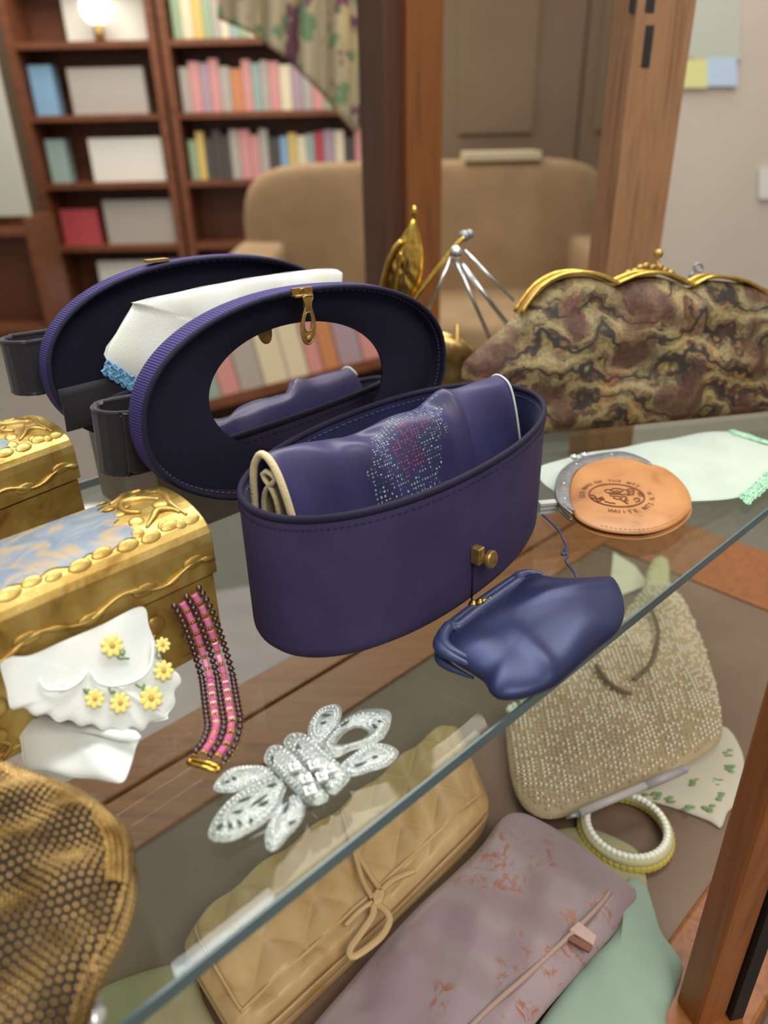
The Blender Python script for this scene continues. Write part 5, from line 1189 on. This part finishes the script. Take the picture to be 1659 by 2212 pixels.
def kr(a):
    for i in range(len(ka)):
        if ka[i][0] > a:
            a0, r0 = ka[i - 1] if i else (ka[-1][0] - 2 * PI, ka[-1][1]); a1, r1 = ka[i]; return r0 + (r1 - r0) * (a - a0) / max(1e-6, a1 - a0)
    return ka[-1][1]
kb_ = MB(); rnd = random.Random(11); sg = 0.0052; ca, sa = math.cos(0.62), math.sin(0.62)
for i in range(-50, 51):
    for j in range(-50, 51):
        x = i * sg + (sg / 2 if j % 2 else 0); y = j * sg * 0.62; X = kc.x + x * ca - y * sa; Y = kc.y + x * sa + y * ca; d = math.hypot(X - kc.x, Y - kc.y); r = d / kr(math.atan2(Y - kc.y, X - kc.x))
        if r > 0.97: continue
        z = kc.z + KH * (1 - r ** 2.6) ** 0.5 + kw(V((X, Y, 0)), r)
        km.ball((X, Y, z), 0.0024, 6, 4, (1.2, 0.7, 0.6), (V((ca, sa, 0)), V((-sa, ca, 0)), V((0, 0, 1))))
        if rnd.random() < 0.55: kb_.ball((X + 0.001, Y + 0.0012, z + 0.0014), 0.0012, 6, 4)
km.build('crochet_stitches', 'crochet', cb_)['kind'] = 'stuff'; kb_.build('white_beads', 'bead_white', cb_)['kind'] = 'stuff'
nk = pxloop([(1398, 1262), (1400, 1230), (1418, 1205), (1440, 1210), (1446, 1240), (1440, 1270)], DZ + 0.02, 40)
pillow(nk, (0, 0, 1), 0.008, 0.008, 8, 2.4, lambda b, r: 0.0015 * math.sin(b.x * 900)).build('gathered_neck', rgb('neck_cream', '#b9b08a', 0.85), cb_)
dk = MB()
for pts in ([(1289, 1438), (1310, 1468), (1335, 1488), (1360, 1498)], [(1408, 1318), (1420, 1350), (1421, 1385), (1408, 1430), (1385, 1457)], [(1385, 1457), (1372, 1466)]):
    for p in smooth_loop([deck(u, v, 0.041) for u, v in pts], 6 + 5 * len(pts), False): dk.ball(p, 0.0024, 6, 5)
dk.build('drawstring', rgb('cord_taupe', '#6f6250', 0.8), cb_)
pb = MB()
for du, dv in ((0, 0), (9, -5), (4, 9), (12, 5), (-3, 6)): pb.ball(deck(1102 + du, 1528 + dv, 0.026), 0.0028, 8, 6)
pb.build('pearl_cluster', 'bead_white', cb_)
# cream label card leaning at the back
tg = MB().prism([deck(u, v, 0.004) for u, v in ((1325, 1192), (1372, 1222), (1402, 1262), (1330, 1290), (1318, 1262))], (0, 0, -0.0035)); tag(tg.build('card', rgb('cream_card', '#c9c2ac', 0.7)), 'cream paper card behind the crochet bag neck', 'card')
# white handkerchief with green sprigs
sh = thing('handkerchief', deck(1500, 1700), 'white handkerchief with green sprigs half under the crochet bag', 'handkerchief')
sl_ = pxloop([(1300, 1690), (1400, 1650), (1480, 1600), (1560, 1570), (1600, 1620), (1608, 1680), (1595, 1735), (1572, 1755), (1556, 1790), (1530, 1775), (1450, 1745), (1380, 1728), (1320, 1722)], DZ + 0.001, 90)
pillow(sl_, (0, 0, 1), 0.004, 0.0005, 10, 6, lambda b, r: 0.0015 * math.sin(b.x * 120 + b.y * 70) * (1 - r) + 0.001).build('linen', rgb('soft_white', '#b9b4a6', 0.85), sh)
gm = MB(); rnd = random.Random(9)
for u, v in ((1388, 1722), (1420, 1718), (1450, 1728), (1500, 1690), (1548, 1690), (1580, 1660), (1575, 1625), (1530, 1745), (1555, 1720), (1490, 1745), (1330, 1716)):
    for k in range(5): gm.ball(deck(u + rnd.uniform(-9, 9), v + rnd.uniform(-7, 7), 0.0062), 0.0022, 6, 4, (1.4, 0.6, 0.3))
gm.build('green_sprigs', 'green_thread', sh)['kind'] = 'stuff'
# slim grey pen
a, b = deck(1252, 1756, 0.030), deck(1478, 1662, 0.038)
pn_ = thing('pen', deck(1365, 1710), 'slim pale grey pen lying across the crochet bag bottom', 'pen')
MB().tube([a, a.lerp(b, 0.62)], 0.0032, 10).build('barrel', rgb('pale_grey_plastic', '#b4b0b0', 0.4), pn_)
MB().tube([a.lerp(b, 0.62), b], 0.0036, 10).ball(b, 0.0036, 8, 6).build('cap', rgb('grey_plastic', '#98969a', 0.4), pn_)
MB().tube([a + (a - b).normalized() * 0.012, a], [0.0006, 0.0030], 10).build('nib', 'steel', pn_)
# bead bracelet
rc_ = deck(1353, 1782, 0.012); bb_ = thing('bead_bracelet', V((rc_.x, rc_.y, DZ)), 'yellow and white bead bracelet lying on the case floor', 'bracelet')
y0 = w0_ = None
for k in range(46):
    t = 2 * PI * k / 46; p = V((rc_.x + 0.0335 * math.cos(t), rc_.y + 0.0335 * math.sin(t), DZ + 0.0052))
    if y0 is None: y0 = MB().ball(p, 0.0046, 8, 6, (1, 1, 1.1)).build('yellow_bead', 'bead_yellow', bb_, loc=p - bb_.location)
    else: o = y0.copy(); C.objects.link(o); o.location = p - bb_.location
    p = V((rc_.x + 0.0305 * math.cos(t), rc_.y + 0.0305 * math.sin(t), DZ + 0.0132))
    if w0_ is None: w0_ = MB().ball(p, 0.0031, 8, 6).build('white_bead', 'bead_white', bb_, loc=p - bb_.location)
    else: o = w0_.copy(); C.objects.link(o); o.location = p - bb_.location
MB().tube([V((rc_.x + 0.032 * math.cos(t), rc_.y + 0.032 * math.sin(t), DZ + 0.0095)) for t in [2 * PI * k / 48 for k in range(48)]], 0.0042, 6, True).build('elastic_band', rgb('pale_band', '#b9b78c', 0.6), bb_)
# sage gloves / cloth
gl = thing('folded_glove', deck(1350, 2050), 'sage green folded cloth glove between the brocade clutch and the front post', 'glove')
pillow(pxloop([(1352, 1905), (1392, 1912), (1412, 1965), (1430, 2020), (1458, 2058), (1474, 2088), (1466, 2130), (1440, 2195), (1420, 2300), (1180, 2330), (1140, 2260), (1240, 2110), (1330, 2010)], DZ + 0.003, 100), (0, 0, 1), 0.014, 0.0028, 16, 3, lambda b, r: 0.003 * math.sin(b.x * 120 + b.y * 80) * (1 - r)).build('glove_hand', 'green_glove', gl)
pillow(pxloop([(1175, 1800), (1260, 1788), (1340, 1815), (1385, 1850), (1400, 1925), (1412, 2010), (1360, 1990), (1300, 1890), (1220, 1830)], DZ + 0.001, 80), (0, 0, 1), 0.005, 0.0008, 12, 3, lambda b, r: 0.001 * math.sin(b.x * 150 + b.y * 60) * (1 - r)).build('glove_cuff', 'tan_cloth', gl)
# greenish scarf shape at the near corner, mostly standing in for a reflection
sc_ = pxloop([(200, 2150), (290, 2108), (380, 2085), (420, 2100), (440, 2160), (480, 2260), (420, 2350), (120, 2350), (130, 2230)], DZ + 0.003, 80)
tag(pillow(sc_, (0, 0, 1), 0.010, 0.0026, 14, 3, lambda b, r: 0.003 * math.sin(b.x * 160 + b.y * 120) * (1 - r)).build('reflection_scarf', 'tan_cloth'), 'greenish tan scarf shape, mostly a reflection in the glass beside the quilted clutch', 'scarf')
